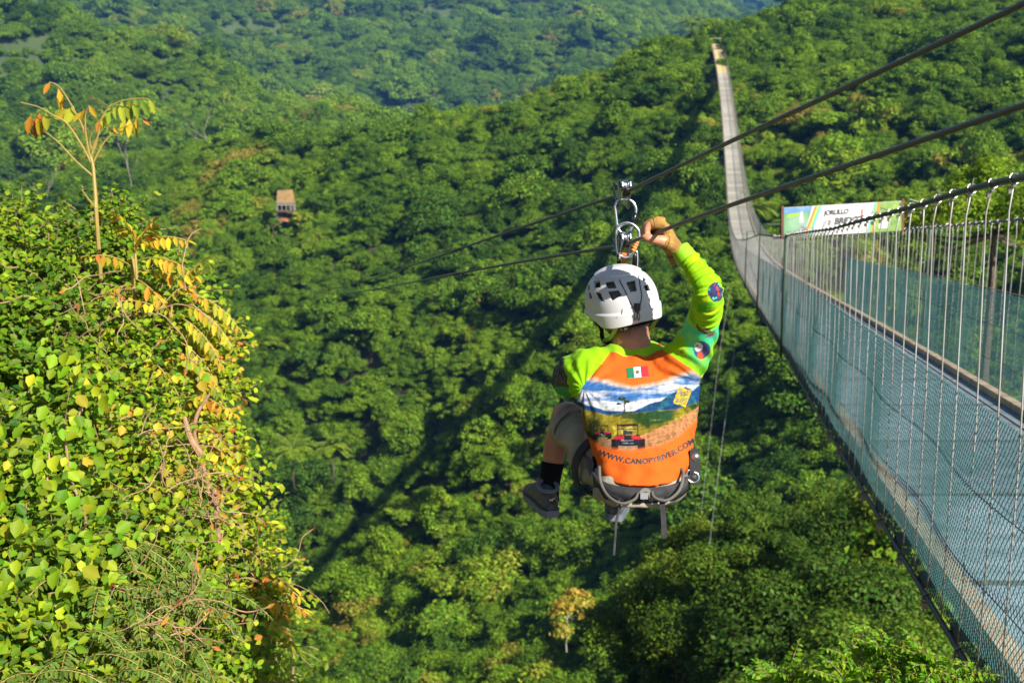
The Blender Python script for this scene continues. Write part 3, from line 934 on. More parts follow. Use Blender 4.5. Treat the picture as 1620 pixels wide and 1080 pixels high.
def text_mesh(body, size=1.0, shear=0.0, bold=0.0, spacing=1.0):
    cu = bpy.data.curves.new('lettering', 'FONT'); cu.body = body; cu.size = size; cu.shear = shear; cu.offset = bold; cu.space_character = spacing
    cu.resolution_u = 4
    o = bpy.data.objects.new('lettering', cu); COL.objects.link(o)
    dg = bpy.context.evaluated_depsgraph_get(); dg.update()
    me = bpy.data.meshes.new_from_object(o.evaluated_get(dg))
    bpy.data.objects.remove(o); bpy.data.curves.remove(cu)
    return me


INK = pmat('dark_ink', (0.03, 0.03, 0.035), 0.6)
for body, u0, v0, w_, h_ in (('JORULLO', .335, .60, .215, .23), ('BRIDGE', .43, .33, .235, .23)):
    me = text_mesh(body, 1.0, 0.15, 0.035)
    co = np.array([v.co[:] for v in me.vertices]); mn, mxv = co.min(0), co.max(0)
    for v in me.vertices:
        a = (v.co.x - mn[0]) / (mxv[0] - mn[0]); b = (v.co.y - mn[1]) / (mxv[1] - mn[1])
        v.co = bp(u0 + a * w_, v0 + b * h_ + a * .02, .008)
    me.materials.clear(); link('lettering', me, INK, banner)
poly('emblem', [(.335, .30), (.40, .33), (.40, .50), (.335, .47)], (.05, .05, .06), .008, col2=(.6, .6, .6), vs=30)
poly('printed_bar', [(.655, .40), (.668, .40), (.672, .80), (.659, .80)], (.30, .08, .04), .008)
for u, top in ((-.012, 1.06), (1.012, 1.08)):
    mb = MB(); mb.tube([bp(u, -0.05, -.02), bp(u, top, -.02)], .026, 6); mb.build('pole', M_RUST, banner)

# ------------------------------------------------------------------ zip line cables
def zpt(t, k):
    """k 0 upper, 1 lower; the load of the rider puts a gentle kink at 4.7 m."""
    x = 1.20 - 0.17 * t
    if k == 0:
        nearv = np.interp(t, [0.4, 2.19, 3.70, 4.825], [0.555, 0.54, 0.524, 0.507])
        far = 0.507 + 0.012 * (t - 4.825) + 0.00042 * (t - 4.825) ** 2 + 0.045 * (1 - math.exp(-(t - 4.825) / 4.0))
    else:
        nearv = np.interp(t, [0.4, 2.19, 3.70, 4.825], [0.395, 0.378, 0.357, 0.330])
        far = 0.330 + 0.014 * (t - 4.825) + 0.00042 * (t - 4.825) ** 2 + 0.065 * (1 - math.exp(-(t - 4.825) / 4.0))
    up = nearv if t < 4.825 else far
    return Vector((x, CP * t + SP * up, -SP * t + CP * up))


M_STEEL = pmat('greased_steel_cable', (0.07, 0.078, 0.09), 0.42, metal=0.55, spec=0.6)
for k in (0, 1):
    ts = np.concatenate([np.arange(0.6, 9.0, 0.0045)])
    V = []; Fa = []; NS = 18
    for i, t in enumerate(ts):
        p = zpt(t, k); q = zpt(t + .01, k); d = (q - p).normalized()
        a = Vector((0, 0, 1)); a = (a - d * a.z).normalized(); b = d.cross(a)
        tw = t * 2 * math.pi / 0.085
        for j in range(NS):
            w_ = 2 * math.pi * j / NS
            r = 0.0074 + 0.0031 * abs(math.sin((w_ - tw) * 3))
            V.append(p + a * (r * math.cos(w_)) + b * (r * math.sin(w_)))
    n0 = len(ts)
    for i in range(n0 - 1):
        for j in range(NS): Fa.append((i * NS + j, i * NS + (j + 1) % NS, (i + 1) * NS + (j + 1) % NS, (i + 1) * NS + j))
    mb = MB(); mb.add(V, Fa)
    far = [zpt(t, k) for t in np.concatenate([np.arange(8.99, 40, .5), np.arange(40, 284, 3)])]
    mb.tube(far, [0.009 if i < 4 else .007 for i in range(len(far))], 6)
    o = mb.build('zipline_cable', M_STEEL, None, True)
    tag(o, ['upper of the two dark steel zip line cables, crossing the top right corner', 'lower steel zip line cable, the one held by the gloved hand'][k], 'cable', 'zip line cables')

# ------------------------------------------------------------------ landing platform in the far trees
PT = 282.0


def pf(px, py, dt=0.0): return W(px, py, PT + dt)


plat = empty('landing_platform', pf(450, 345))
tag(plat, 'small wooden zip line landing platform on bare orange earth among distant trees', 'platform')
mb = MB(); a, b, c, d = pf(437, 321, 0), pf(467, 320, 0), pf(463, 300, 4.0), pf(439, 301, 4.0)
mb.add([a, b, c, d] + [p + Vector((0, 0, -.25)) for p in (a, b, c, d)], [(0, 1, 2, 3), (7, 6, 5, 4), (0, 4, 5, 1), (1, 5, 6, 2), (2, 6, 7, 3), (3, 7, 4, 0)])
mb.build('roof', pmat('tan_boards', (0.33, 0.21, 0.08), 0.8, var=0.25, vscale=1.0), plat)
mb = MB(); mb.box(pf(452, 333, 1.0), (1.9, 1.6, .12)); mb.build('floor', pmat('dark_boards_and_shade', (0.10, 0.08, 0.06), 0.8), plat)
for px, dt in ((438.5, 0), (466, 0), (439.5, 4), (464, 4)):
    mb = MB(); tp = pf(px, 320, dt * .9); mb.tube([tp, tp + Vector((0, 0, -4.2))], .13, 6); mb.build('post', pmat('blue_grey_post', (0.14, 0.20, 0.28), 0.6), plat)
mb = MB(); mb.box(pf(452, 323.5, .1), (1.9, .05, .22)); mb.build('fascia', pmat('slate_board', (0.10, 0.14, 0.2), 0.7), plat)
mb = MB(); mb.box(pf(453, 328, 3.6), (1.8, .1, 1.3)); mb.build('shade_backing', pmat('dark_boards_and_shade', (0.10, 0.08, 0.06), 0.8), plat)  # dark backing added to stand for the shade between roof and floor
mb = MB()
for px in (439, 446, 453, 460, 466): a_ = pf(px, 333, -.2); mb.tube([a_, a_ + Vector((0, 0, 1.1))], .06, 5)
mb.tube([pf(438, 333, -.2) + Vector((0, 0, 1.1)), pf(467, 333, -.2) + Vector((0, 0, 1.1))], .06, 5); mb.build('railing', M_WOOD, plat)
mb = MB(); cs = []
gq = random.Random(8)
V = [pf(448, 334, 2.5) + Vector((0, 0, .5))]
for ring in (1, 2, 3):
    for k in range(14):
        a_ = 6.283 * k / 14
        V.append(pf(448, 334, 2.5) + Vector((math.cos(a_) * ring * .75 * gq.uniform(.7, 1.2), math.sin(a_) * ring * 1.1, .5 - ring * .85 * gq.uniform(.8, 1.2))))
Fa = [(0, 1 + k, 1 + (k + 1) % 14) for k in range(14)]
for r_ in (0, 1):
    for k in range(14):
        Fa.append((1 + r_ * 14 + k, 1 + (r_ + 1) * 14 + k, 1 + (r_ + 1) * 14 + (k + 1) % 14, 1 + r_ * 14 + (k + 1) % 14))
mb.add(V, Fa); o = mb.build('earth_bank', pmat('orange_earth', (0.36, 0.17, 0.07), 0.95, var=0.4, vscale=.8), None, True)
tag(o, 'patch of bare orange earth cut into the slope under the wooden platform', None, None, 'structure')

# ------------------------------------------------------------------ the rider
DTP = -0.12


def B(px, py, t): return W(px, py, t + DTP)


CX_ = Vector((1, 0, 0)); CUP = Vector((0, SP, CP)); CFW = Vector((0, CP, -SP))
ROOT0 = B(1012, 750, 4.66)
rider = empty('person', ROOT0)
tag(rider, 'person in white helmet and lime and orange shirt riding the zip line, back turned', 'person')


def evaluated(mb, voxel, smooth=4, name='m', sfac=0.5):
    me = mb.mesh(name)
    o = bpy.data.objects.new(name, me); COL.objects.link(o)
    r = o.modifiers.new('r', 'REMESH'); r.mode = 'VOXEL'; r.voxel_size = voxel; r.use_smooth_shade = True
    if smooth:
        s = o.modifiers.new('s', 'SMOOTH'); s.iterations = smooth; s.factor = sfac
    dg = bpy.context.evaluated_depsgraph_get(); dg.update()
    out = bpy.data.meshes.new_from_object(o.evaluated_get(dg))
    bpy.data.objects.remove(o)
    return out


def loft(mb, rings, n=40, e=2.3, nsub=5):
    """rings: (px, py, t, half width, half depth, drop) ; a closed skin through them."""
    S = spline(rings, nsub)
    V = []; Fa = []
    for q in S:
        c = B(q[0], q[1], q[2]); yv = (B(q[0], q[1] + q[5], q[2] - q[4]) - c)
        yv = yv.normalized() * q[4]
        for k in range(n):
            a = 2 * math.pi * k / n
            ca, sa = math.cos(a), math.sin(a)
            x = math.copysign(abs(ca) ** (2 / e), ca); y = math.copysign(abs(sa) ** (2 / e), sa)
            V.append(c + CX_ * (q[3] * x) + yv * y)
    m = len(S)
    for i in range(m - 1):
        for k in range(n): Fa.append((i * n + k, i * n + (k + 1) % n, (i + 1) * n + (k + 1) % n, (i + 1) * n + k))
    Fa.append(tuple(range(n - 1, -1, -1))); Fa.append(tuple((m - 1) * n + k for k in range(n)))
    mb.add(V, Fa)


def limb(mb, pts, n=20, nsub=6, dt=True):
    """pts (px, py, t, r)"""
    S = spline([[*(B(a, b, c) if dt else W(a, b, c)), r] for a, b, c, r in pts], nsub)
    mb.tube([s[:3] for s in S], [max(s[3], .002) for s in S], n)
    for s in (S[0], S[-1]):       # rounded ends
        ball(mb, Vector(s[:3]), s[3])


def ball(mb, c, r, n=12, ax=None, sc=(1, 1, 1)):
    V = []; Fa = []
    ax = ax or (CX_, CFW, CUP)
    for i in range(1, n):
        ph = math.pi * i / n
        for k in range(2 * n):
            a = math.pi * k / n
            V.append(Vector(c) + ax[0] * (r * sc[0] * math.sin(ph) * math.cos(a)) + ax[1] * (r * sc[1] * math.sin(ph) * math.sin(a)) + ax[2] * (r * sc[2] * math.cos(ph)))
    m = 2 * n
    for i in range(n - 2):
        for k in range(m): Fa.append((i * m + k, i * m + (k + 1) % m, (i + 1) * m + (k + 1) % m, (i + 1) * m + k))
    V.append(Vector(c) + ax[2] * r * sc[2]); V.append(Vector(c) - ax[2] * r * sc[2])
    t_ = len(V) - 2
    for k in range(m): Fa.append((t_, (k + 1) % m, k)); Fa.append((t_ + 1, (n - 2) * m + k, (n - 2) * m + (k + 1) % m))
    mb.add(V, Fa)


def setcol(me, C, name='paint'):
    at = me.color_attributes.new(name, 'FLOAT_COLOR', 'POINT')
    A = np.ones((len(me.vertices), 4)); A[:, :3] = C
    at.data.foreach_set('color', A.ravel())


def vco(me):
    a = np.empty(len(me.vertices) * 3); me.vertices.foreach_get('co', a); return a.reshape(-1, 3)


def vno(me):
    a = np.empty(len(me.vertices) * 3); me.vertices.foreach_get('normal', a); return a.reshape(-1, 3)


def put(me, co):
    me.vertices.foreach_set('co', co.ravel()); me.update()


def vpaint(name, rough=0.7, bump=0.15, bscale=500, sheen=0.0, sss=0.0, wscale=None):
    m = bpy.data.materials.new(name); m.use_nodes = True
    N = m.node_tree.nodes; L = m.node_tree.links; b = N['Principled BSDF']
    a = N.new('ShaderNodeAttribute'); a.attribute_name = 'paint'; L.new(a.outputs['Color'], b.inputs['Base Color'])
    b.inputs['Roughness'].default_value = rough; b.inputs['Sheen Weight'].default_value = sheen
    b.inputs['Subsurface Weight'].default_value = sss
    b.inputs['Subsurface Radius'].default_value = (0.01, 0.004, 0.002); b.inputs['Subsurface Scale'].default_value = 0.6
    tc = N.new('ShaderNodeTexCoord'); n2 = N.new('ShaderNodeTexNoise'); n2.inputs['Scale'].default_value = bscale
    L.new(tc.outputs['Object'], n2.inputs['Vector'])
    bp_ = N.new('ShaderNodeBump'); bp_.inputs['Strength'].default_value = bump; bp_.inputs['Distance'].default_value = 0.002
    L.new(n2.outputs['Fac'], bp_.inputs['Height']); L.new(bp_.outputs[0], b.inputs['Normal'])
    return m


def nz3(P, s, seed=0.0):
    """fast smooth noise in about -1..1 for arrays of points"""
    rg = np.random.default_rng(int(seed * 7) + 1); r = 0
    for o in range(3):
        for k in range(5):
            d = rg.normal(size=3); d /= np.linalg.norm(d)
            r = r + np.sin(P @ d * (2 ** o) * s * rg.uniform(.7, 1.4) + rg.uniform(0, 6.28)) / (2 ** o)
    return r / 5.0


# ---- hands: made in a local frame. X across the fingers' reach, Y along the gripped thing, Z from wrist to knuckles
K = 0.00197


def hand_parts(fr, mirror=1, glove=False):
    """returns tubes [(points, radii)] of a fist closed round something along Y at the origin."""
    def P(x, y, z): return fr @ Vector((x * K * mirror, y, -z * K))
    out = []
    grow = 0.0032 if glove else 0.0
    # palm slab (x, z are picture pixels off the fist's centre (1035, 368))
    out.append(('palm', [P(38, 0.015, 30), P(32, .012, 21), P(23, .005, 9), P(16, 0, -6), P(11, 0, -14)], [(.030 + grow, .021 + grow), (.036 + grow, .024 + grow), (.042 + grow, .023 + grow), (.043 + grow, .019 + grow), (.040 + grow, .014 + grow)]))
    if glove:
        out[0] = ('palm', [P(43, 0.018, 38), P(39, .016, 31), P(32, .012, 21), P(23, .005, 9), P(16, 0, -6), P(11, 0, -14)], [(.040, .034), (.036, .029), (.041, .0285), (.046, .027), (.047, .0235), (.044, .018)])
    L_ = [1.0, 1.08, 1.02, 0.84]
    for f in range(4):
        y = -.031 + f * .0205
        l = L_[f]; r = [.0108, .0112, .0106, .0092][f] + grow
        kx, kz = 17 - f * 1.0, -16 + f * 1.2
        pts = [P(13 - f, y, -13 + f), P(4, y, -15 * l + f), P(-7 * l, y * .96, -14 * l), P(-13.5 * l, y * .92, -8), P(-14.5 * l, y * .9, 0), P(-10 * l, y * .88, 7), P(-5 * l, y * .88, 7)]
        rad = [r * 1.12, r * 1.12, r * 1.08, r, r * .98, r * .9, r * .72]
        if glove:
            pts = pts[:3]; pts[2] = pts[1].lerp(pts[2], .72); rad = [r * 1.1, r * 1.12, r * 1.08]
        rad = [q * m_ for q, m_ in zip(rad, [1.5, 1.42, 1.2, 1.08, 1.0, 1.0, 1.0])]
        out.append(('finger', pts, rad))
    pts = [P(30, -.022, 23), P(20, -.036, 18), P(7, -.044, 14), P(-5, -.046, 12), P(-16, -.044, 9), P(-21, -.040, 7)]
    rad = [.022, .0225, .019, .0150, .0135, .0100]
    if glove:
        pts = pts[:3]; pts[2] = pts[1].lerp(pts[2], .55); rad = [.026, .026, .0225]
    out.append(('thumb', pts, rad))
    return out


TH = 4.435
HC = zpt(TH, 1)
cdir = (zpt(TH + .1, 1) - zpt(TH - .1, 1)).normalized()
ydir = cdir
zdir = (Vector((0, 0, 1)) - ydir * ydir.z).normalized(); xdir = ydir.cross(zdir)
if xdir.x < 0: xdir = -xdir
FR = Matrix(((xdir.x, ydir.x, zdir.x, HC.x), (xdir.y, ydir.y, zdir.y, HC.y), (xdir.z, ydir.z, zdir.z, HC.z), (0, 0, 0, 1)))
# left hand closed on the sling in front of the chest
HL = B(978, 560, 5.02)
FL = Matrix(((1, 0, 0, HL.x), (0, 0.35, 0.94, HL.y), (0, -0.94, 0.35, HL.z), (0, 0, 0, 1)))


def hand_tubes(mb, fr, mirror, glove=False):
    for kind, pts, rad in hand_parts(fr, mirror, glove):
        if kind == 'palm':
            S = spline([[*p, r[0], r[1]] for p, r in zip(pts, rad)], 4)
            up = (fr.to_3x3() @ Vector((0, 1, 0)))
            mb.tube([s[:3] for s in S], [(s[3], s[4]) for s in S], 20, up=up)
        else:
            S = spline([[*p, r] for p, r in zip(pts, rad)], 5)
            mb.tube([s[:3] for s in S], [s[3] for s in S], 12)
            ball(mb, Vector(S[-1][:3]), S[-1][3], 6)


# ---- body: one continuous skin
body = MB()
loft(body, [(1014, 770, 4.62, .11, .09, 30), (1015, 740, 4.64, .128, .11, 30), (1014, 690, 4.68, .150, .115, 26), (1010, 640, 4.70, .175, .118, 24), (1005, 600, 4.75, .19, .11, 18),
            (1002, 570, 4.80, .15, .085, 10), (1000, 552, 4.83, .075, .065, 6)], n=28, nsub=3)
limb(body, [(1000, 572, 4.83, .070), (1000, 552, 4.83, .066), (998, 530, 4.83, .062), (995, 505, 4.84, .062)])
HCN = B(986, 484, 4.86)
yaw = R_(20); roll = R_(-8); pit = R_(4)
fwd = Vector((-math.sin(yaw), math.cos(yaw), 0)); rgt = Vector((math.cos(yaw), math.sin(yaw), 0)); upv = Vector((0, 0, 1))
rot = Matrix.Rotation(-roll, 3, fwd) @ Matrix.Rotation(-pit, 3, rgt)
hf, hr_, hu = rot @ fwd, rot @ rgt, rot @ upv      # face direction, head's right, head's up
# the head tips so that its left side sits lower in the picture
if hu.x > 0: hu, hr_ = Matrix.Rotation(2 * roll, 3, hf) @ hu, Matrix.Rotation(2 * roll, 3, hf) @ hr_


def hd(x, y, z): return HCN + hr_ * x + hf * y + hu * z


ball(body, hd(0, 0, 0.01), 1.0, 16, (hr_, hf, hu), (.079, .098, .108))
ball(body, hd(0, .035, -.055), 1.0, 12, (hr_, hf, hu), (.058, .062, .070))      # jaw
ball(body, hd(0, .082, -.092), 1.0, 8, (hr_, hf, hu), (.022, .018, .018))        # chin
ball(body, hd(0, .100, -.022), 1.0, 8, (hr_, hf, hu), (.013, .022, .024))        # nose
ball(body, hd(0, .098, .005), 1.0, 8, (hr_, hf, hu), (.009, .012, .024))
ball(body, hd(0, .088, .022), 1.0, 8, (hr_, hf, hu), (.050, .014, .010))         # brow
ball(body, hd(0, .090, -.058), 1.0, 8, (hr_, hf, hu), (.024, .012, .006)); ball(body, hd(0, .088, -.068), 1.0, 8, (hr_, hf, hu), (.020, .012, .006))   # lips
for s_ in (-1, 1):
    ball(body, hd(s_ * .035, .070, -.02), 1.0, 8, (hr_, hf, hu), (.022, .022, .018))   # cheek
    ball(body, hd(s_ * .083, -.004, -.018), 1.0, 8, (hr_ * .9 + hf * -.3 * s_ * s_, hf, hu), (.010, .017, .031))   # ear
hand_tubes(body, FR, 1)
hand_tubes(body, FL, -1)
limb(body, [(1083, 572, 4.73, .048), (1104, 533, 4.68, .040), (1114, 500, 4.60, .034), (1121, 470, 4.51, .030), (1118, 452, 4.51, .029), (1104, 430, 4.53, .026), (1092, 413, 4.545, .024)])
body.tube(spline([B(1092, 413, 4.545), B(1083, 404, 4.555), FR @ Vector((40 * K, .015, -30 * K))], 3), .0245, 14)
limb(body, [(925, 588, 4.82, .052), (903, 596, 5.0, .042), (899, 600, 5.06, .038), (930, 585, 5.08, .034)])
body.tube([B(930, 585, 5.08), FL @ Vector((-40 * K, .015, -30 * K))], .027, 12)
limb(body, [(985, 745, 4.72, .085), (940, 705, 4.95, .078), (906, 670, 5.13, .060), (896, 659, 5.19, .054), (887, 682, 5.22, .047), (879, 706, 5.23, .043), (874, 735, 5.23, .037), (870, 765, 5.22, .031), (869, 788, 5.2, .030)])
limb(body, [(1040, 745, 4.72, .085), (1052, 712, 4.95, .078), (1048, 688, 5.15, .062), (1040, 680, 5.2, .055), (1020, 715, 5.24, .048), (995, 755, 5.27, .040), (978, 785, 5.3, .030)])
bm_ = evaluated(body, .0036, 5, 'body')
co = vco(bm_); no_ = vno(bm_)
HN = np.array([(Vector(c) - HCN)[:] for c in co[:1]])
rel = co - np.array(HCN)
hx = rel @ np.array(hr_); hy = rel @ np.array(hf); hz_ = rel @ np.array(hu)
skin = np.array([0.42, 0.185, 0.11]); C = np.tile(skin, (len(co), 1)) * (1 + 0.10 * nz3(co, 60, 2)[:, None])
C *= np.array([1.0, 1.0, 1.0]) + 0.08 * nz3(co, 25, 5)[:, None] * np.array([0.2, 1.0, 1.0])
isneck = (np.abs(hx) < .10) & (hz_ > -.16) & (hz_ < .13) & (np.abs(hy) < .14)
stub = np.clip((hz_ + .098 + .012 * nz3(co, 90, 3)) / .035, 0, 1) * np.clip((.035 - hy) / .03, 0, 1) * isneck
stub *= 0.72 + 0.28 * nz3(co, 900, 4)
C = C * (1 - stub[:, None] * .85) + np.array([.035, .025, .02]) * stub[:, None] * .85
# brows, eyes, lips
for s_ in (-1, 1):
    m_ = ((hx - s_ * .032) ** 2 / .018 ** 2 + (hz_ - .020) ** 2 / .005 ** 2 < 1) & (hy > .06); C[m_] = (.04, .03, .025)
    m_ = ((hx - s_ * .031) ** 2 / .013 ** 2 + (hz_ - .002) ** 2 / .006 ** 2 < 1) & (hy > .06); C[m_] = (.75, .72, .7)
    m_ = ((hx - s_ * .031) ** 2 + (hz_ - .002) ** 2 < .0055 ** 2) & (hy > .06); C[m_] = (.03, .02, .015)
m_ = ((hx) ** 2 / .024 ** 2 + (hz_ + .063) ** 2 / .009 ** 2 < 1) & (hy > .07); C[m_] = (.42, .16, .12)
# knuckle creases on the gripping hand are a little redder
dh = np.linalg.norm(co - np.array(HC), axis=1); m_ = dh < .11
C[m_] = np.array([.50, .23, .13]) * (1 + .12 * nz3(co[m_], 160, 8)[:, None])
setcol(bm_, C)
M_SKIN = vpaint('skin', .5, .25, 350, sss=.12)
bodyo = link('body', bm_, M_SKIN, rider, True)

# ---- shirt
sh = MB()
loft(sh, [(1017, 739, 4.64, .140, .121, 32), (1016, 712, 4.66, .161, .124, 29), (1013, 680, 4.68, .178, .130, 26), (1011, 645, 4.70, .194, .132, 24), (1007, 607, 4.74, .207, .128, 20),
          (1003, 580, 4.78, .200, .113, 14), (1002, 562, 4.81, .160, .094, 10), (1001, 550, 4.83, .100, .077, 8), (1000, 543, 4.84, .074, .070, 6)], n=48, e=2.35, nsub=5)
limb(sh, [(1062, 592, 4.76, .088), (1086, 566, 4.73, .076), (1104, 533, 4.68, .061), (1114, 500, 4.60, .052), (1121, 470, 4.51, .0475), (1118, 452, 4.51, .046), (1104, 430, 4.53, .0385), (1092, 413, 4.545, .0340), (1082, 402, 4.555, .031)])
limb(sh, [(940, 592, 4.79, .088), (920, 590, 4.84, .078), (905, 597, 4.93, .064), (899, 603, 5.04, .053), (908, 597, 5.09, .048), (930, 580, 5.09, .042), (950, 572, 5.07, .036)])
shm = evaluated(sh, .0030, 6, 'shirt')
co = vco(shm); nn = vno(shm)
# folds: rings on the bent arm, drag lines to the armpits, soft creases over the back
arm = [np.array(B(*q)) for q in [(1085, 568, 4.73), (1103, 535, 4.68), (1112, 500, 4.60), (1118, 470, 4.51), (1114, 450, 4.51), (1102, 428, 4.53), (1090, 412, 4.545), (1081, 401, 4.555)]]
larm = [np.array(B(*q)) for q in [(940, 592, 4.79), (905, 597, 4.93), (899, 603, 5.04), (930, 580, 5.09), (950, 572, 5.07)]]


def arc_param(P, path):
    best = np.full(len(P), 1e9); s = np.zeros(len(P)); acc = 0
    for a, b in zip(path[:-1], path[1:]):
        d = b - a; l = np.linalg.norm(d); t = np.clip((P - a) @ d / l ** 2, 0, 1)
        q = a + t[:, None] * d; e = np.linalg.norm(P - q, axis=1)
        m = e < best; best[m] = e[m]; s[m] = acc + t[m] * l; acc += l
    return s, best


sa, da = arc_param(co, arm); sl, dl = arc_param(co, larm)
armw = np.clip((.085 - da) / .02, 0, 1); larmw = np.clip((.09 - dl) / .02, 0, 1)
tot = sa.max()
fold = np.zeros(len(co))
ph = sa + .012 * nz3(co, 28, 11)
fore = np.clip((sa - .16) / .06, 0, 1) * armw
fold += fore * (.0030 * (1 - 2 * np.abs(np.sin((ph + .010 * nz3(co, 18, 71)) * np.pi / .031))) + .0016 * np.sin(ph * 2 * np.pi / .014 + 3 * nz3(co, 26, 3))) * (.6 + .5 * nz3(co, 14, 72))
fold += armw * np.clip((.17 - sa) / .05, 0, 1) * .0028 * np.sin((co @ np.array([.6, .3, .75]) + .02 * nz3(co, 12, 12)) * 2 * np.pi / .05)
fold += larmw * .0030 * np.sin((co @ np.array([.8, .2, -.55]) + .02 * nz3(co, 14, 13)) * 2 * np.pi / .034)
tw = np.clip(1 - armw - larmw, 0, 1)
pxs, pys, _ = proj(co)
fold += tw * .0026 * nz3(co * np.array([1, 1, 2.2]), 16, 14) + tw * .0016 * (1 - 2 * np.abs(nz3(co * np.array([1, 1, 1.8]), 30, 19)))
# drag lines fan out from both armpits and gather above the hem
for ax_, ay_, sg in ((925, 615, 1), (1100, 600, -1)):
    ang = np.arctan2(pys - ay_, (pxs - ax_) * sg); dist = np.hypot(pxs - ax_, pys - ay_)
    fold += tw * .0022 * np.sin(ang * 13 + nz3(co, 9, 15)) * np.exp(-((dist - 38) / 32) ** 2)
fold += tw * .0030 * np.exp(-((pys - (752 - .004 * (pxs - 1014) ** 2)) / 14) ** 2) * np.sin((pxs * .9 + pys * .55) * .16 + 1.5 * nz3(co, 10, 17))
fold += tw * .0028 * np.exp(-((pys - 560) / 12) ** 2) * np.sin(pxs * .22 + .8 * nz3(co, 20, 18))
fold *= 1.45
co2 = co + nn * fold[:, None]
put(shm, co2)
print('fold', np.abs(fold).max())


def mixc(C, m, col): 
    C += (np.asarray(col) - C) * np.clip(m, 0, 1)[:, None]


def sstep(a, b, x): 
    t = np.clip((x - a) / (b - a), 0, 1); return t * t * (3 - 2 * t)


def lin(x, pts): return np.interp(x, [p[0] for p in pts], [p[1] for p in pts])


ORANGE = np.array([0.57, 0.105, 0.012]); LIME = np.array([0.24, 0.54, 0.006])
n = len(co); C = np.tile(ORANGE, (n, 1)); x, y = pxs, pys
nA = nz3(co, 45, 21); nB = nz3(co, 110, 22); nC = nz3(co, 240, 23)
back = (nn @ np.array([0, -1, 0.1]) > -0.05)
# the printed landscape on the back
top = lin(x, [(900, 592), (925, 597), (960, 602), (1000, 612), (1040, 606), (1070, 594), (1095, 586), (1120, 600)])
bot = lin(x, [(900, 668), (930, 692), (955, 706), (990, 712), (1040, 706), (1075, 690), (1110, 655)])
inside = sstep(-5, 4, y - top) * sstep(-5, 4, bot - y) * back
hillL = lin(x, [(900, 628), (930, 640), (960, 648), (1005, 650), (1130, 650)])
mtn = lin(x, [(900, 660), (990, 655), (1010, 646), (1030, 637), (1045, 634), (1060, 624), (1078, 613), (1086, 611), (1095, 618), (1112, 603), (1125, 600)])
low = lin(x, [(900, 634), (930, 648), (960, 654), (1000, 653), (1040, 648), (1070, 646), (1100, 636), (1125, 618)])
sandtop = lin(x, [(900, 800), (985, 700), (1010, 688), (1040, 676), (1070, 664), (1095, 648), (1115, 632)])
pic = np.tile(np.array([.05, .20, .56]), (n, 1))
cl = nz3(np.stack([x * .35, y * 3.4, 0 * x], 1), .10, 24) + .35 * nA
mixc(pic, sstep(-.25, .55, cl + .5 * sstep(985, 1040, x) * sstep(1085, 1045, x) + sstep(628, 640, y) * .5), (.72, .76, .84))
mixc(pic, sstep(8, 0, y - top), (.80, .66, .52))
mixc(pic, sstep(0, 2, y - hillL), (.010, .08, .24))
mixc(pic, sstep(0, 2, y - mtn), np.array([.008, .065, .22]))
mixc(pic, sstep(0, 2, y - mtn) * sstep(.0, .7, nB), (.02, .15, .22))
m = sstep(0, 3, y - low)
mixc(pic, m, (.30, .24, .02)); mixc(pic, m * sstep(-.25, .25, nA + .5 * nB), (.02, .065, .012)); mixc(pic, m * sstep(.3, .7, nB), (.62, .50, .06))
mixc(pic, m * sstep(1022, 1030, x) * sstep(1068, 1058, x) * sstep(646, 652, y) * sstep(668, 662, y) * sstep(-.6, 0, nB), (.02, .08, .03))
m = sstep(0, 3, y - sandtop); mixc(pic, m, (.62, .29, .12)); mixc(pic, m * sstep(.0, .6, nC + .4 * nB), (.30, .14, .06))
m = sstep(690, 698, y) * sstep(1030, 1000, x); mixc(pic, m, (.50, .30, .17)); mixc(pic, m * sstep(.1, .5, nC), (.30, .18, .10))
m = sstep(965, 940, x) * sstep(655, 668, y) * sstep(-.5, .2, nB); mixc(pic, m, (.03, .05, .015))
# little tree
m = ((np.hypot((x - 984) / 7, (y - 630) / 3) < 1) | (np.hypot((x - 992) / 5, (y - 635) / 2.4) < 1) | (np.hypot((x - 979) / 4, (y - 638) / 2) < 1)) & (nC > -.35)
pic[m] = (.03, .06, .02); pic[(np.abs(x - 988 - (y - 645) * -.05) < 1.1) & (y > 628) & (y < 658)] = (.05, .05, .03)
m = (np.hypot((x - 992) / 14, (y - 656) / 6) < 1) & (nC > -.1); pic[m] = (.05, .08, .02)
# two open off-road buggies seen from the front


def rectm(x0, y0, x1, y1): return (x > x0) & (x < x1) & (y > y0) & (y < y1)


def buggy(cx, cy, s):
    X = (x - cx) / s; Y = (y - cy) / s

    def r(x0, y0, x1, y1): return (X > x0) & (X < x1) & (Y > y0) & (Y < y1)
    pic[r(-26, 4, -15, 21) | r(16, 4, 27, 21)] = (.012, .012, .015)
    pic[r(-20, -2, 20, 15)] = (.02, .02, .03)
    pic[(Y > -3) & (Y < 5) & (np.abs(X) > 6) & (np.abs(X) < 20 + Y * .8) & (Y > np.abs(X) * .12 - 3)] = (.55, .03, .05)
    pic[r(-17, -19, 17, -16.2) | r(-17, -19, -14.5, -2) | r(14.5, -19, 17, -2) | r(-15, -12, 15, -10.8)] = (.015, .015, .02)
    pic[r(-8, -9, 8, -3)] = (.04, .05, .07)
    pic[r(-10, 6, 10, 7.4) | r(-9, 10, 9, 11.4)] = (.25, .3, .42)


buggy(953, 683, .55)
buggy(993, 690, 1.0)
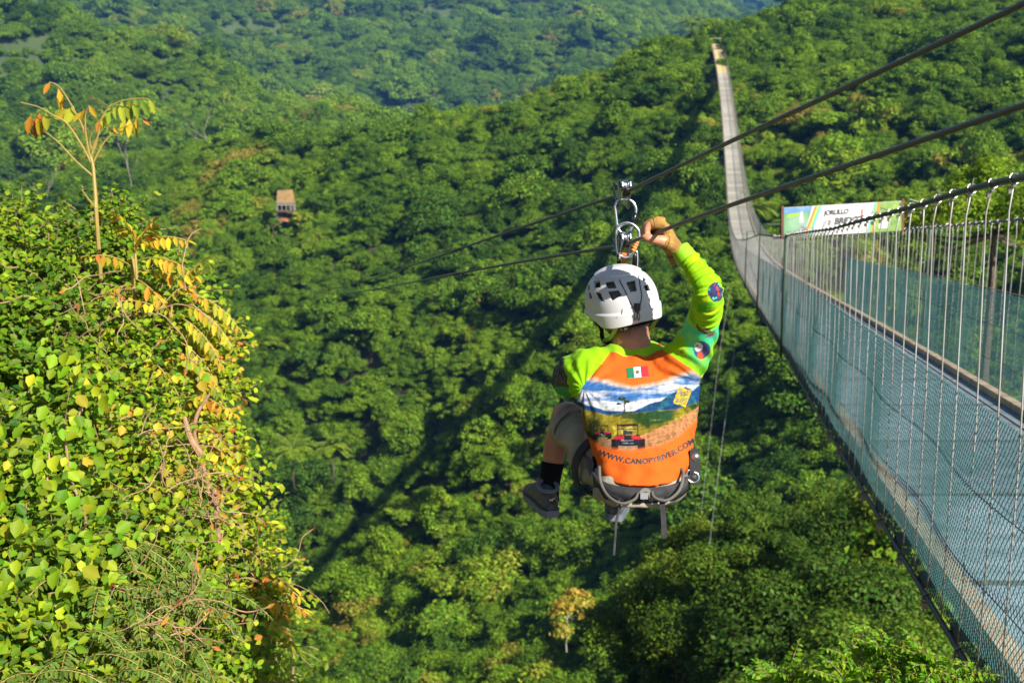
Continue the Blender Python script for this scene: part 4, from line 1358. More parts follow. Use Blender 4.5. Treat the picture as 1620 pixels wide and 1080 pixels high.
# yellow rhomb badge
X = (x - 1079) * .94 + (y - 628) * .34; Y = -(x - 1079) * .34 + (y - 628) * .94
dd = np.maximum(np.abs(X) / 10.5, np.abs(Y) / 14.0); m = (dd < 1) & ((dd > .78) | (np.abs(np.sin(X * 1.1 + Y * .8)) > .62) | (np.abs(Y + X * .3) < 1.4)); pic[m] = (.75, .55, .04)
pic = pic * (.56 + .20 * nC + .16 * nz3(co, 500, 44))[:, None]
C = C * (1 - inside[:, None]) + pic * inside[:, None]
# raglan sleeves and yoke in lime
bnd_l = lin(y, [(540, 972), (556, 966), (575, 952), (600, 930), (625, 916), (645, 908)])
bnd_r = lin(y, [(540, 1030), (550, 1044), (562, 1062), (575, 1082), (588, 1101), (600, 1114), (640, 1130)])
isl = ((x < bnd_l) | (x > bnd_r)) & (y < 650) | (armw > .6) & (x > bnd_r) | (larmw > .6) & (y < 650) & (x < bnd_l)
front = ~back
C[isl] = LIME
mm = isl & (x > 1040)
fA = mm & (armw > .3)
mixc(C, fA * sstep(.0, .5, nz3(co, 34, 33)), (.40, .62, .008)); mixc(C, fA * sstep(.25, .7, nz3(co, 48, 34)), (.10, .45, .015))
gU = sstep(.02, .05, sa) * sstep(.20, .165, sa) * mm * (armw > .3)
up_ = nz3(co, 22, 31)
mixc(C, gU * sstep(-.15, .25, up_), (.05, .62, .22)); mixc(C, gU * sstep(.25, .6, up_ + .3 * nB), (.06, .50, .42)); mixc(C, gU * sstep(.55, .9, nB + .3 * up_), (.20, .14, .03))
# printed patches: dark band by the elbow, bird like patch low on the sleeve, brown branch
m = mm & (np.hypot((x - 1132) / 11, (y - 460) / 16) < 1 + .25 * nB); C[m] = (.03, .04, .13); C[m & (nC > .35)] = (.35, .05, .04); C[m & (nC < -.6)] = (.1, .5, .4)
m = mm & (np.hypot((x - 1113) / 13, (y - 521 - (x - 1113) * .5) / 6) < 1 + .3 * nB) & (nC > -.1); C[m] = (.16, .09, .03)
m = mm & (np.hypot((x - 1110) / 13, (y - 553) / 15) < 1 + .1 * nB) & (x > 1096)
C[m] = (.05, .06, .16); C[m & (np.hypot((x - 1105) / 7, (y - 549) / 8) < 1)] = (.72, .70, .72); C[m & (np.hypot((x - 1108) / 5, (y - 563) / 7) < 1)] = (.55, .08, .05); C[m & (np.hypot(x - 1103, y - 548) < 1.6)] = (.03, .03, .04)
ml = isl & (x < 950)
m = ml & (x < lin(y, [(550, 890), (575, 893), (600, 897), (625, 903), (650, 905)]) + 3 * nB) & (y > 560); C[m] = (.025, .035, .05); C[m & (nC > .2)] = (.14, .11, .06); C[m & (nC < -.6)] = (.15, .22, .45); C[m & (y > 612)] = (.05, .30, .08)
# collar band
dn = np.linalg.norm((co - np.array(B(1000, 549, 4.83))) * np.array([1, 1, 1.6]), axis=1)
C[(dn < .098) & (y < 562) & back] = LIME * np.array([1.15, 1.0, 2.0])
m = mm & (np.hypot((x - 1039) / 10, (y - 544) / 5) < 1); C[m] = (.60, .07, .02)
C *= (1 + .04 * nz3(co, 700, 41))[:, None]
setcol(shm, np.clip(C, 0.004, .9))
M_SHIRT = vpaint('printed_jersey', .8, .35, 420, sheen=.02)
M_SHIRT.node_tree.nodes['Principled BSDF'].inputs['Specular IOR Level'].default_value = .12
shirt = link('shirt', shm, M_SHIRT, rider, True)
shirt['label'] = 'long sleeved shirt with lime sleeves, orange body and a printed landscape on the back'
SB = BVHTree.FromPolygons([tuple(c) for c in co2], [tuple(p.vertices) for p in shm.polygons])


def onto(bvh, px, py, off=.0014, fallback=None):
    d = W(px, py, 1.0).normalized()
    h, nrm, i, dist = bvh.ray_cast(Vector((0, 0, 0)), d)
    if h is None: return fallback if fallback is not None else W(px, py, 4.6)
    if nrm.dot(d) > 0: nrm = -nrm
    return h + nrm * off


def patch_on(bvh, name, q, col, parent, off, nx=10, ny=6, mat=None):
    V = []; Fa = []
    for j in range(ny + 1):
        for i in range(nx + 1):
            a, b = i / nx, j / ny
            xx = (q[0][0] * (1 - a) + q[1][0] * a) * (1 - b) + (q[3][0] * (1 - a) + q[2][0] * a) * b
            yy = (q[0][1] * (1 - a) + q[1][1] * a) * (1 - b) + (q[3][1] * (1 - a) + q[2][1] * a) * b
            V.append(onto(bvh, xx, yy, off))
    for j in range(ny):
        for i in range(nx):
            k = j * (nx + 1) + i; Fa.append((k, k + nx + 1, k + nx + 2, k + 1))
    mb = MB(); mb.add(V, Fa)
    return mb.build(name, mat or pmat('cloth_' + name + str(col), col, .7, bump=.2, bscale=300), parent, True)


# Mexican flag on the yoke
f0, f1, f2, f3 = (991, 582.5), (1024.5, 579), (1026.5, 596), (992.5, 598.5)
flag = patch_on(SB, 'flag_patch', (f0, f1, f2, f3), (.80, .80, .78), shirt, .0012)


def fl(a, b): return ((f0[0] * (1 - a) + f1[0] * a) * (1 - b) + (f3[0] * (1 - a) + f2[0] * a) * b, (f0[1] * (1 - a) + f1[1] * a) * (1 - b) + (f3[1] * (1 - a) + f2[1] * a) * b)


for a0, a1, col in ((0, .335, (.0, .16, .07)), (.665, 1, (.62, .015, .03))):
    patch_on(SB, 'flag_stripe', (fl(a0, 0), fl(a1, 0), fl(a1, 1), fl(a0, 1)), col, shirt, .0022, 5, 6)
for a, b, rr, col in ((.5, .5, .085, (.16, .10, .04)), (.485, .42, .045, (.06, .20, .08)), (.52, .60, .04, (.10, .22, .10))):
    mb = MB(); ps = [onto(SB, *fl(a + rr * math.cos(w), b + 1.9 * rr * math.sin(w)), .003 + rr * .004) for w in np.linspace(0, 6.283, 15)[:-1]]
    mb.add(ps, [tuple(range(14))]); mb.build('flag_crest', pmat('crest%s' % a, col, .7), shirt)

# web address round the lower back
me = text_mesh('WWW.CANOPYRIVER.COM', 1.0, 0.0, 0.028, 1.06)
bm = bmesh.new(); bm.from_mesh(me)
bmesh.ops.subdivide_edges(bm, edges=[e for e in bm.edges if e.calc_length() > .25], cuts=2)
bm.to_mesh(me); bm.free()
co_ = np.array([v.co[:] for v in me.vertices]); mn, mxv = co_.min(0), co_.max(0)
arcx = np.linspace(947, 1099, 120); arcy = np.interp(arcx, [947, 965, 985, 1005, 1030, 1050, 1070, 1085, 1099], [718.5, 726, 731.5, 734, 732.5, 727.5, 718, 709, 699])
arcy = np.convolve(np.pad(arcy, 6, mode='edge'), np.ones(13) / 13, 'valid')
dsx = np.gradient(arcx); ds = np.concatenate([[0], np.cumsum(np.hypot(np.diff(arcx), np.diff(arcy)))]); ds /= ds[-1]
for v in me.vertices:
    a = (v.co.x - mn[0]) / (mxv[0] - mn[0]); b = (v.co.y - mn[1]) / (mxv[1] - mn[1])
    X_ = np.interp(a, ds, arcx); Y_ = np.interp(a, ds, arcy); sl_ = np.interp(X_, arcx, np.gradient(arcy, arcx)); l = math.hypot(1, sl_)
    v.co = onto(SB, X_ + sl_ / l * b * 9.0, Y_ - b * 9.0 / l, .0016)
me.materials.clear()
link('lettering', me, INK, shirt)

# ---- glove
gl = MB(); hand_tubes(gl, FR, 1, True)
glm = evaluated(gl, .0026, 4, 'glove'); c_ = vco(glm); n_ = vno(glm)
put(glm, c_ + n_ * (.0009 * nz3(c_, 90, 51) + .0007 * nz3(c_, 260, 52))[:, None])
M_GLOVE = pmat('tan_suede', (.42, .25, .065), .9, col2=(.27, .145, .035), vscale=28, bump=.5, bscale=300)
glove = link('glove', glm, M_GLOVE, rider, True); glove['label'] = 'tan leather fingerless glove closed on the cable'
mb = MB()
for kind, pts, rad in hand_parts(FR, 1, True):
    if kind == 'palm':
        S = spline([[*p, r[0], r[1]] for p, r in zip(pts, rad)], 4)
        # rough cuff edge and wrist strap
        up = (FR.to_3x3() @ Vector((0, 1, 0))); 
        mb.tube([S[4][:3], S[5][:3]], [(S[4][3] + .0035, S[4][4] + .0035), (S[5][3] + .0035, S[5][4] + .0035)], 20, up=up)
    else:
        p, q = pts[-1], pts[-2]; r = rad[-1]
        mb.tube([p.lerp(q, .06), p.lerp(q, -.04)], [r * 1.09, r * 1.06], 12)
mb.build('glove_seam', pmat('dark_stitching', (.14, .07, .03), .8), glove, True)
# ragged flared gauntlet edge
mb = MB(); up = FR.to_3x3() @ Vector((0, 1, 0)); a_ = FR @ Vector((39 * K, .016, -31 * K)); b_ = FR @ Vector((46 * K, .020, -39 * K)); t_ = (b_ - a_).normalized()
u1 = (up - t_ * up.dot(t_)).normalized(); u2 = t_.cross(u1); V = []; Fa = []; gr = random.Random(4)
for k in range(30):
    w = 6.283 * k / 30; o_ = u1 * (math.cos(w) * .037) + u2 * (math.sin(w) * .030); fl_ = gr.uniform(.55, 1.0)
    V += [a_ + o_, a_.lerp(b_, .5 * fl_) + o_ * 1.10, a_.lerp(b_, fl_) + o_ * 1.24, a_.lerp(b_, fl_) + o_ * 1.16, a_ + o_ * .93]
for k in range(30):
    for j in range(4): Fa.append((k * 5 + j, k * 5 + j + 1, ((k + 1) % 30) * 5 + j + 1, ((k + 1) % 30) * 5 + j))
mb.add(V, Fa); mb.build('gauntlet', M_GLOVE, glove, True)
gl = MB(); hand_tubes(gl, FL, -1, True); glm = evaluated(gl, .0032, 4, 'glove'); link('glove', glm, M_GLOVE, rider, True)

# ---- cuffs
M_LIME = pmat('lime_cuff', (.24, .54, .006), .6, bump=.3, bscale=300)
mb = MB(); a, b = B(1083, 404, 4.553), B(1075, 393, 4.56); S = spline([[*B(1088, 411, 4.548), .0345], [*a, .0335], [*b, .0315]], 4); mb.tube([s[:3] for s in S], [s[3] for s in S], 24); mb.build('cuff', M_LIME, shirt, True)

# ---- shorts
so = MB()
loft(so, [(1011, 778, 4.60, .125, .085, 30), (1013, 770, 4.62, .138, .112, 34), (1015, 757, 4.64, .147, .124, 34), (1016, 738, 4.65, .134, .113, 32)], n=36, nsub=3)
ball(so, B(978, 765, 4.64), 1, 12, None, (.090, .095, .072)); ball(so, B(1046, 765, 4.64), 1, 12, None, (.090, .095, .072))
limb(so, [(985, 755, 4.72, .098), (952, 728, 4.86, .092), (929, 700, 4.99, .083), (914, 685, 5.07, .076), (907, 679, 5.11, .076)])
limb(so, [(1040, 752, 4.72, .098), (1050, 715, 4.95, .092), (1047, 690, 5.12, .082)])
som = evaluated(so, .0045, 6, 'shorts'); c_ = vco(som); n_ = vno(som); p_x, p_y, _ = proj(c_)
fo = .0075 * np.sin((p_x * .8 + p_y * .75) * .17 + 1.6 * nz3(c_, 9, 61)) * sstep(985, 930, p_x) + .003 * nz3(c_, 26, 62) + .0022 * nz3(c_, 60, 63)
put(som, c_ + n_ * fo[:, None])
M_SHORT = pmat('stone_cotton', (.36, .335, .275), .9, col2=(.26, .24, .195), vscale=14, bump=.3, bscale=260, spec=.1)
shorts = link('shorts', som, M_SHORT, rider, True)
OB = BVHTree.FromPolygons([tuple(c) for c in vco(som)], [tuple(p.vertices) for p in som.polygons])
# turned up leg opening
mb = MB(); c0 = B(907, 677, 5.10); ax_ = (B(885, 655, 5.19) - B(925, 700, 4.99)).normalized()
e1 = ax_.orthogonal().normalized(); e2 = ax_.cross(e1)
ring = [c0 + (e1 * math.cos(a) + e2 * math.sin(a)) * (.078 + .003 * math.sin(a * 5)) for a in np.linspace(0, 6.283, 41)[:-1]]
V = []; Fa = []
for k, p in enumerate(ring):
    o_ = (p - c0).normalized(); V += [p - ax_ * .012 + o_ * .002, p + ax_ * .022 + o_ * .004, p + ax_ * .022 - o_ * .003, p - ax_ * .012 - o_ * .004]
for k in range(40):
    for j in range(4): Fa.append((k * 4 + j, k * 4 + (j + 1) % 4, ((k + 1) % 40) * 4 + (j + 1) % 4, ((k + 1) % 40) * 4 + j))
mb.add(V, Fa); mb.build('hem', M_SHORT, shorts, True)

# ---- sock and shoes
M_SOCK = pmat('black_sock', (.010, .010, .012), .95, spec=.08, bump=.4, bscale=500)
mb = MB(); S = spline([[*B(a, b, c), r] for a, b, c, r in [(874.5, 731, 5.23, .0415), (873, 742, 5.23, .0395), (871, 758, 5.225, .0365), (869, 775, 5.215, .035), (869, 792, 5.2, .036)]], 4)
mb.tube([s[:3] for s in S], [s[3] + .0008 * (i % 2) for i, s in enumerate(S)], 20); mb.build('sock', M_SOCK, rider, True)
mb = MB(); S = spline([[*B(a, b, c), r] for a, b, c, r in [(990, 763, 5.28, .043), (984, 775, 5.29, .038), (977, 790, 5.3, .036)]], 4)
mb.tube([s[:3] for s in S], [s[3] for s in S], 16); mb.build('sock', M_SOCK, rider, True)
M_SHOE = pmat('charcoal_mesh_shoe', (.085, .095, .115), .65, col2=(.05, .055, .07), vscale=60, bump=.4, bscale=300)
M_SOLE = pmat('grey_sole', (.14, .16, .20), .7, var=.2, vscale=20)


def shoe(heel, toe, lab):
    h = B(*heel); t_ = B(*toe); ax = (t_ - h).normalized(); L_ = .285
    up_ = (Vector((0.05, -.15, 1)) - ax * Vector((0.05, -.15, 1)).dot(ax)).normalized(); sd = ax.cross(up_)
    prof = [(0.0, .018, .022, .030), (.02, .030, .040, .038), (.06, .034, .050, .046), (.11, .036, .052, .050), (.16, .041, .044, .040), (.20, .045, .032, .032), (.245, .042, .022, .026), (.275, .028, .014, .02), (.285, .012, .006, .016)]
    o = MB(); S = spline(prof, 4); V = []; Fa = []; n = 24
    for s in S:
        c = h + ax * s[0] + up_ * (s[3] * .5)
        for k in range(n):
            a = 2 * math.pi * k / n; ca, sa_ = math.cos(a), math.sin(a)
            V.append(c + sd * (s[1] * math.copysign(abs(ca) ** .85, ca)) + up_ * ((s[2] if sa_ > 0 else s[3] * .75) * sa_))
    m = len(S)
    for i in range(m - 1):
        for k in range(n): Fa.append((i * n + k, i * n + (k + 1) % n, (i + 1) * n + (k + 1) % n, (i + 1) * n + k))
    Fa.append(tuple(range(n))); Fa.append(tuple((m - 1) * n + k for k in range(n)))
    o.add(V, Fa)
    so_ = o.build('shoe', M_SHOE, rider, True); so_['label'] = lab
    # sole
    V = []; Fa = []
    for s in S:
        w = s[1] * 1.07 + .001
        for x_, z_ in ((-w, -.004), (w, -.004), (w * .97, -.028), (-w * .97, -.028)): V.append(h + ax * (s[0] * 1.02 - .003) + sd * x_ + up_ * (z_ + .004 * (s[0] / .285) ** 2 * 3))
    o = MB()
    for i in range(m - 1):
        for k in range(4): Fa.append((i * 4 + k, i * 4 + (k + 1) % 4, (i + 1) * 4 + (k + 1) % 4, (i + 1) * 4 + k))
    Fa.append((0, 1, 2, 3)); Fa.append(tuple((m - 1) * 4 + k for k in range(4)))
    o.add(V, Fa); o.build('sole', M_SOLE, so_, False)
    # padded collar and laces
    o = MB(); c = h + ax * .055 + up_ * .072
    o.tube([c + ax * (.042 * math.cos(a)) + sd * (.034 * math.sin(a)) + up_ * (.010 * math.cos(a)) for a in np.linspace(0, 6.283, 21)[:-1]], .008, 8, closed=True); o.build('shoe_collar', M_SOLE, so_, True)
    o = MB()
    for q in (.12, .14, .16, .18):
        z_ = .075 - (q - .12) * .42; o.tube([h + ax * q + sd * -.03 + up_ * (z_ - .016), h + ax * q + up_ * (z_ + .003), h + ax * q + sd * .03 + up_ * (z_ - .016)], .003, 5)
    o.tube([h + ax * .115 + up_ * .078, h + ax * .10 + up_ * .10 + sd * .03, h + ax * .12 + up_ * .085 + sd * .045], .003, 5)
    o.build('lace', M_SOLE, so_, True)
    return so_, h, ax, up_, sd


s1, h_, ax_, up_, sd_ = shoe((873, 806, 5.13), (846, 778, 5.36), 'dark sports shoe on the visible left foot')
# small yellow leaping cat mark on the heel
cat = [(-10, 1), (-6, 4), (-1, 5), (4, 8), (8, 10), (7, 7), (10, 6), (8, 4), (4, 3), (2, 0), (3, -4), (1, -4), (-1, -1), (-5, -1), (-8, -4), (-10, -5), (-8, -1)]
mb = MB(); mb.add([h_ - ax_ * .0045 + up_ * (.036 + q * .0009) + sd_ * (p * .0011) + ax_ * (0.0 if abs(p) < 6 else .001) for p, q in cat], [tuple(range(len(cat)))])
mb.build('heel_mark', pmat('gold_print', (.60, .50, .12), .5), s1)
shoe((972, 812, 5.26), (978, 792, 5.50), 'dark sports shoe half hidden under the seat of the shorts')

# ---- helmet
hel = empty('helmet', HCN); hel.parent = rider; hel.matrix_parent_inverse = Matrix.Translation(ROOT0).inverted()
hel['label'] = 'white ribbed climbing helmet with square vents'
HO = B(984, 481, 4.86)


def hpt(th, ph, add=0.0):
    """th 0 = back of the head, positive to the head's right; ph elevation."""
    st, ct = math.sin(th), math.cos(th)
    cph, sph = math.cos(ph), math.sin(ph)
    a, b_, c_ = .1185, .136, .131
    r = 1 / ((abs(cph * st) / a) ** 2.25 + (abs(cph * ct) / b_) ** 2.25 + (abs(sph) / (c_ if sph > 0 else .20)) ** 2.25) ** (1 / 2.25)
    # skirt flares a little, with a crease above it; a shallow brow step round the crown
    r += .0055 * float(sstep(.00, -.07, np.float64(ph))) + .0038 * float(sstep(.92, .95, np.float64(ph))) - .0022 * math.exp(-((ph - .90) / .03) ** 2)
    r += add
    return HO + hr_ * (r * cph * st) - hf * (r * cph * ct) + hu * (r * sph)


def rim(th):
    a = abs(th)
    return float(np.interp(a, [0, .35, .75, 1.05, 1.25, 1.6, 2.2, 3.15], [-.30, -.32, -.37, -.36, -.24, -.16, -.08, -.05]))


NT, NP = 440, 170
V = []
for j in range(NP + 1):
    for i in range(NT):
        th = -math.pi + 2 * math.pi * i / NT; r0 = rim(th); ph = r0 + (math.pi / 2 * .985 - r0) * (j / NP)
        V.append(hpt(th, ph))
V.append(HO + hu * ((V[-1] - HO).dot(hu)))
VV = np.array([v[:] for v in V]); qx, qy, qt = proj(VV)
vents = [[(939, 444), (949, 443.5), (949.5, 454.5), (940, 455)], [(941.5, 462), (950, 464), (955, 477.5), (945.5, 472)], [(957, 446), (970, 443.5), (975, 455.5), (960.5, 456)], [(961.5, 461), (977.5, 459), (983, 466.5), (968, 475.5)],
         [(990.5, 446), (1004.5, 442.5), (1007.5, 460), (997.5, 461.5)], [(1018, 435.5), (1023.5, 442.5), (1017.5, 444.5)], [(1019, 451.5), (1026.5, 449), (1030, 459.5), (1020.5, 459.5)], [(929.5, 452), (933, 449.5), (932.5, 459), (929, 461)], [(930.5, 464), (934, 462.5), (936.5, 471.5), (931, 473.5)]]


def inpoly(x, y, P):
    r = np.zeros(len(x), bool); n = len(P)
    for i in range(n):
        (x1, y1), (x2, y2) = P[i], P[(i + 1) % n]
        c = ((y1 > y) != (y2 > y)) & (x < (x2 - x1) * (y - y1) / (y2 - y1 + 1e-12) + x1)
        r ^= c
    return r


facing = ((VV - np.array(HO)) * (-VV)).sum(1) > 0
hole = np.zeros(len(VV), bool)
for P_ in vents: hole |= inpoly(qx, qy, P_) & facing
# the same pair of vents again on the brow side
for j in range(NP + 1):
    for i in range(NT):
        th = -math.pi + 2 * math.pi * i / NT; r0 = rim(th); ph = r0 + (math.pi / 2 * .985 - r0) * (j / NP)
        if abs(th) > 2.0 and .28 < ph < .62 and (abs(abs(th) - 2.35) < .13 or abs(abs(th) - 2.85) < .13): hole[j * NT + i] = True
Fa = []
for j in range(NP):
    for i in range(NT):
        f = (j * NT + i, j * NT + (i + 1) % NT, (j + 1) * NT + (i + 1) % NT, (j + 1) * NT + i)
        if hole[f[0]] or hole[f[1]] or hole[f[2]] or hole[f[3]]: continue
        Fa.append(f)
for i in range(NT): Fa.append((NP * NT + i, NP * NT + (i + 1) % NT, (NP + 1) * NT))
hm_ = bpy.data.meshes.new('shell'); hm_.from_pydata([tuple(v) for v in V], [], Fa); hm_.update()
tmp = bpy.data.objects.new('shell', hm_); COL.objects.link(tmp)
sd2 = tmp.modifiers.new('s', 'SOLIDIFY'); sd2.thickness = .010; sd2.offset = -1
dg = bpy.context.evaluated_depsgraph_get(); dg.update(); hm2 = bpy.data.meshes.new_from_object(tmp.evaluated_get(dg)); bpy.data.objects.remove(tmp)
M_HELM = pmat('white_helmet_plastic', (.56, .57, .60), .38, var=.04, vscale=20, spec=.5)
shell = link('shell', hm2, M_HELM, hel, True)
HB = BVHTree.FromPolygons([tuple(v) for v in V], Fa)
mb = MB(); ball(mb, HO + hu * .004, 1, 22, (hr_, hf, hu), (.099, .118, .112)); mb.build('liner', pmat('grey_foam', (.20, .20, .20), .9, var=.5, vscale=60), hel, True)
M_CORD = pmat('navy_black_cord', (.03, .035, .05), .6)
mb = MB()
for path in ([(980, 443), (985, 453), (991, 465), (998, 480), (1003, 490)], [(1010, 437), (1012.5, 452), (1015, 468), (1013, 480), (1011, 488)]):
    S = spline([onto(HB, a, b, .0015) for a, b in path], 5); mb.tube(S, .0016, 6)
mb.build('cord', M_CORD, hel, True)
mb = MB(); c = onto(HB, 1007.5, 485, .004); nrm = (c - onto(HB, 1007.5, 485, 0)).normalized(); u_ = (CUP - nrm * CUP.dot(nrm)).normalized(); s_ = u_.cross(nrm)
mb.box(c, (.010, .0035, .0115), (s_, nrm, u_)); mb.box(c + nrm * .003, (.007, .003, .006), (s_, nrm, u_)); mb.box(c - u_ * .013, (.007, .003, .004), (s_, nrm, u_))
mb.build('buckle', pmat('black_buckle', (.025, .03, .035), .45), hel)
mb = MB()
for path in ([(1005, 493), (1003, 500), (1004.5, 506), (1007.5, 500), (1007, 494)], [(1009, 494), (1008, 500), (1010, 506.5), (1012, 500), (1010, 494)]):
    mb.tube(spline([onto(HB, a, b, .002) for a, b in path], 4), .0012, 5)
for path in ([(984.5, 488.5), (984, 497), (974.5, 503)], [(1027, 480), (1029.5, 486), (1035, 490)]):
    mb.tube([onto(HB, a, b, .0003) for a, b in path], .0010, 5)  # chevron slits drawn as dark lines, not cut into the shell
mb.build('cord_loop_and_slits', M_CORD, hel, True)
# retention band and chin straps


def band(name, pts, w, th, mat, parent, nsub=5, side=None):
    """flat webbing through points; side = direction across the web"""
    S = spline(pts, nsub); V = []; Fa = []
    for i, p in enumerate(S):
        p = Vector(p); t = Vector(S[min(i + 1, len(S) - 1)]) - Vector(S[max(i - 1, 0)]); t.normalize()
        sd_ = Vector(side) if side is not None else t.cross(Vector((0, -1, .2)))
        sd_ = (sd_ - t * sd_.dot(t)).normalized(); nn_ = t.cross(sd_)
        for a, b in ((-1, -1), (1, -1), (1, 1), (-1, 1)): V.append(p + sd_ * (a * w / 2) + nn_ * (b * th / 2))
    m = len(S)
    for i in range(m - 1):
        for k in range(4): Fa.append((i * 4 + k, i * 4 + (k + 1) % 4, (i + 1) * 4 + (k + 1) % 4, (i + 1) * 4 + k))
    Fa.append((0, 1, 2, 3)); Fa.append(tuple((m - 1) * 4 + k for k in range(4)))
    mb = MB(); mb.add(V, Fa); return mb.build(name, mat, parent)


M_BLK = pmat('black_webbing', (.015, .016, .018), .85, spec=.12, bump=.4, bscale=400)
M_OLV = pmat('olive_webbing', (.26, .30, .12), .7, bump=.4, bscale=400)
band('head_band', [hpt(a, -.36, -.020) for a in np.linspace(-1.2, 1.2, 13)], .026, .004, M_BLK, hel, 3, side=hu)
band('chin_strap', [hpt(-1.45, -.2, -.010), hd(-.085, .015, -.060), hd(-.072, .045, -.105), hd(-.03, .07, -.135), hd(.03, .07, -.135), hd(.072, .045, -.105), hd(.085, .015, -.060), hpt(1.45, -.2, -.010)], .014, .003, M_BLK, hel)
band('chin_strap', [hpt(-.62, -.36, -.012), hd(-.082, -.045, -.085), hd(-.075, .02, -.105), hd(-.066, .048, -.110)], .013, .003, M_OLV, hel)
band('chin_strap', [hpt(.75, -.34, -.012), hd(.082, -.03, -.085), hd(.075, .02, -.105), hd(.066, .048, -.110)], .013, .003, M_OLV, hel)
mb = MB(); mb.box(hpt(-.40, -.40, -.014), (.008, .004, .009), (hr_, hf, hu)); mb.box(hpt(-.52, -.40, -.014), (.006, .004, .008), (hr_, hf, hu)); mb.build('strap_buckle', pmat('dark_plastic', (.03, .035, .03), .5), hel)

# ---- harness
M_HAR = pmat('grey_harness_webbing', (.060, .060, .066), .8, col2=(.035, .035, .04), vscale=30, bump=.4, bscale=300, spec=.12)
M_LOOP = pmat('pale_gear_loop', (.12, .118, .108), .7, var=.3, spec=.2)
har = empty('harness', B(1012, 765, 4.6)); har.parent = rider; har.matrix_parent_inverse = Matrix.Translation(ROOT0).inverted()
cB = B(1015, 751, 4.645); yB = B(1015, 784, 4.517) - cB
V = []
ring = []
dnv = -(CUP * .9 - CFW * .25)
V = []; Fa = []; NR = 64
tdir = CX_.cross(yB).normalized()
if tdir.dot(CUP) < 0: tdir = -tdir
for k in range(NR):
    a = 2 * math.pi * k / NR; ca, sa_ = math.cos(a), math.sin(a)
    p = cB + CX_ * (.151 * math.copysign(abs(ca) ** .88, ca)) + yB * (1.0 * math.copysign(abs(sa_) ** .88, sa_))
    o_ = (p - cB).normalized(); w = .024 + .006 * max(0, sa_)
    V += [p + tdir * w + o_ * .001, p + tdir * w + o_ * .008, p - tdir * w + o_ * .006, p - tdir * w - o_ * .002]
for k in range(NR):
    for j in range(4): Fa.append((k * 4 + j, k * 4 + (j + 1) % 4, ((k + 1) % NR) * 4 + (j + 1) % 4, ((k + 1) % NR) * 4 + j))
mb = MB(); mb.add(V, Fa); mb.build('waist_belt', M_HAR, har, True)
ALLB = OB


def sp(px, py, t): return B(px, py, t)


for path in ([(948, 737, 4.56), (950, 762, 4.53), (962, 784, 4.50), (983, 796, 4.485), (1003, 790, 4.49), (1010, 779, 4.50)], [(1031, 777, 4.50), (1036, 787, 4.49), (1055, 791, 4.49), (1074, 776, 4.51), (1081, 752, 4.55), (1078, 741, 4.57)]):
    mb = MB(); S = spline([sp(*q) for q in path], 6); mb.tube(S, .0052, 8); mb.build('gear_loop', M_LOOP, har, True)
# leg loops
for (c_, r_, d_) in ((B(955, 735, 4.83), .103, (B(925, 700, 4.99) - B(985, 755, 4.72))), (B(1046, 733, 4.85), .103, (B(1050, 715, 4.95) - B(1040, 752, 4.72)))):
    d_ = d_.normalized(); e1 = d_.orthogonal().normalized(); e2 = d_.cross(e1); V = []; Fa = []
    for k in range(48):
        a = 2 * math.pi * k / 48; o_ = e1 * math.cos(a) + e2 * math.sin(a)
        for w, t_ in ((-.021, 0), (.021, 0), (.021, .006), (-.021, .006)): V.append(c_ + o_ * (r_ + t_) + d_ * w)
    for k in range(48):
        for j in range(4): Fa.append((k * 4 + j, k * 4 + (j + 1) % 4, ((k + 1) % 48) * 4 + (j + 1) % 4, ((k + 1) % 48) * 4 + j))
    mb = MB(); mb.add(V, Fa); mb.build('leg_loop', M_HAR, har, True)
M_TAN = pmat('grey_tan_webbing', (.20, .185, .16), .85, bump=.4, bscale=300, spec=.12)
band('riser_strap', [sp(925, 698, 4.86), sp(930, 730, 4.74), sp(945, 765, 4.62), sp(968, 788, 4.53)], .020, .004, M_TAN, har, side=CX_)
band('riser_strap', [sp(940, 722, 4.70), sp(945, 745, 4.64), sp(960, 775, 4.55), sp(985, 792, 4.50)], .014, .004, M_BLK, har, side=CX_)
band('riser_strap', [sp(1012, 782, 4.50), sp(1018, 775, 4.50), sp(1026, 776, 4.50), (sp(1030, 786, 4.50))], .012, .004, M_TAN, har)
mb = MB(); mb.box(sp(1019, 784, 4.492), (.012, .004, .010), (CX_, CFW, CUP)); mb.build('rear_buckle', pmat('dull_steel', (.4, .4, .42), .4, metal=.8), har)
band('loose_strap', [sp(980, 790, 4.50), sp(979, 805, 4.50), sp(975, 825, 4.51), sp(973, 850, 4.51), sp(971, 878, 4.52)], .0115, .0025, M_HAR, har, side=CX_ * .6 + CFW * .8)
band('loose_strap', [sp(1046, 786, 4.50), sp(1048, 800, 4.50), sp(1050, 825, 4.50), sp(1051, 851, 4.50)], .0165, .0025, M_HAR, har, side=CX_)
band('loose_strap', [sp(930, 700, 4.80), sp(936, 708, 4.78), sp(934, 720, 4.78), sp(938, 733, 4.74)], .014, .003, M_BLK, har, side=CX_)

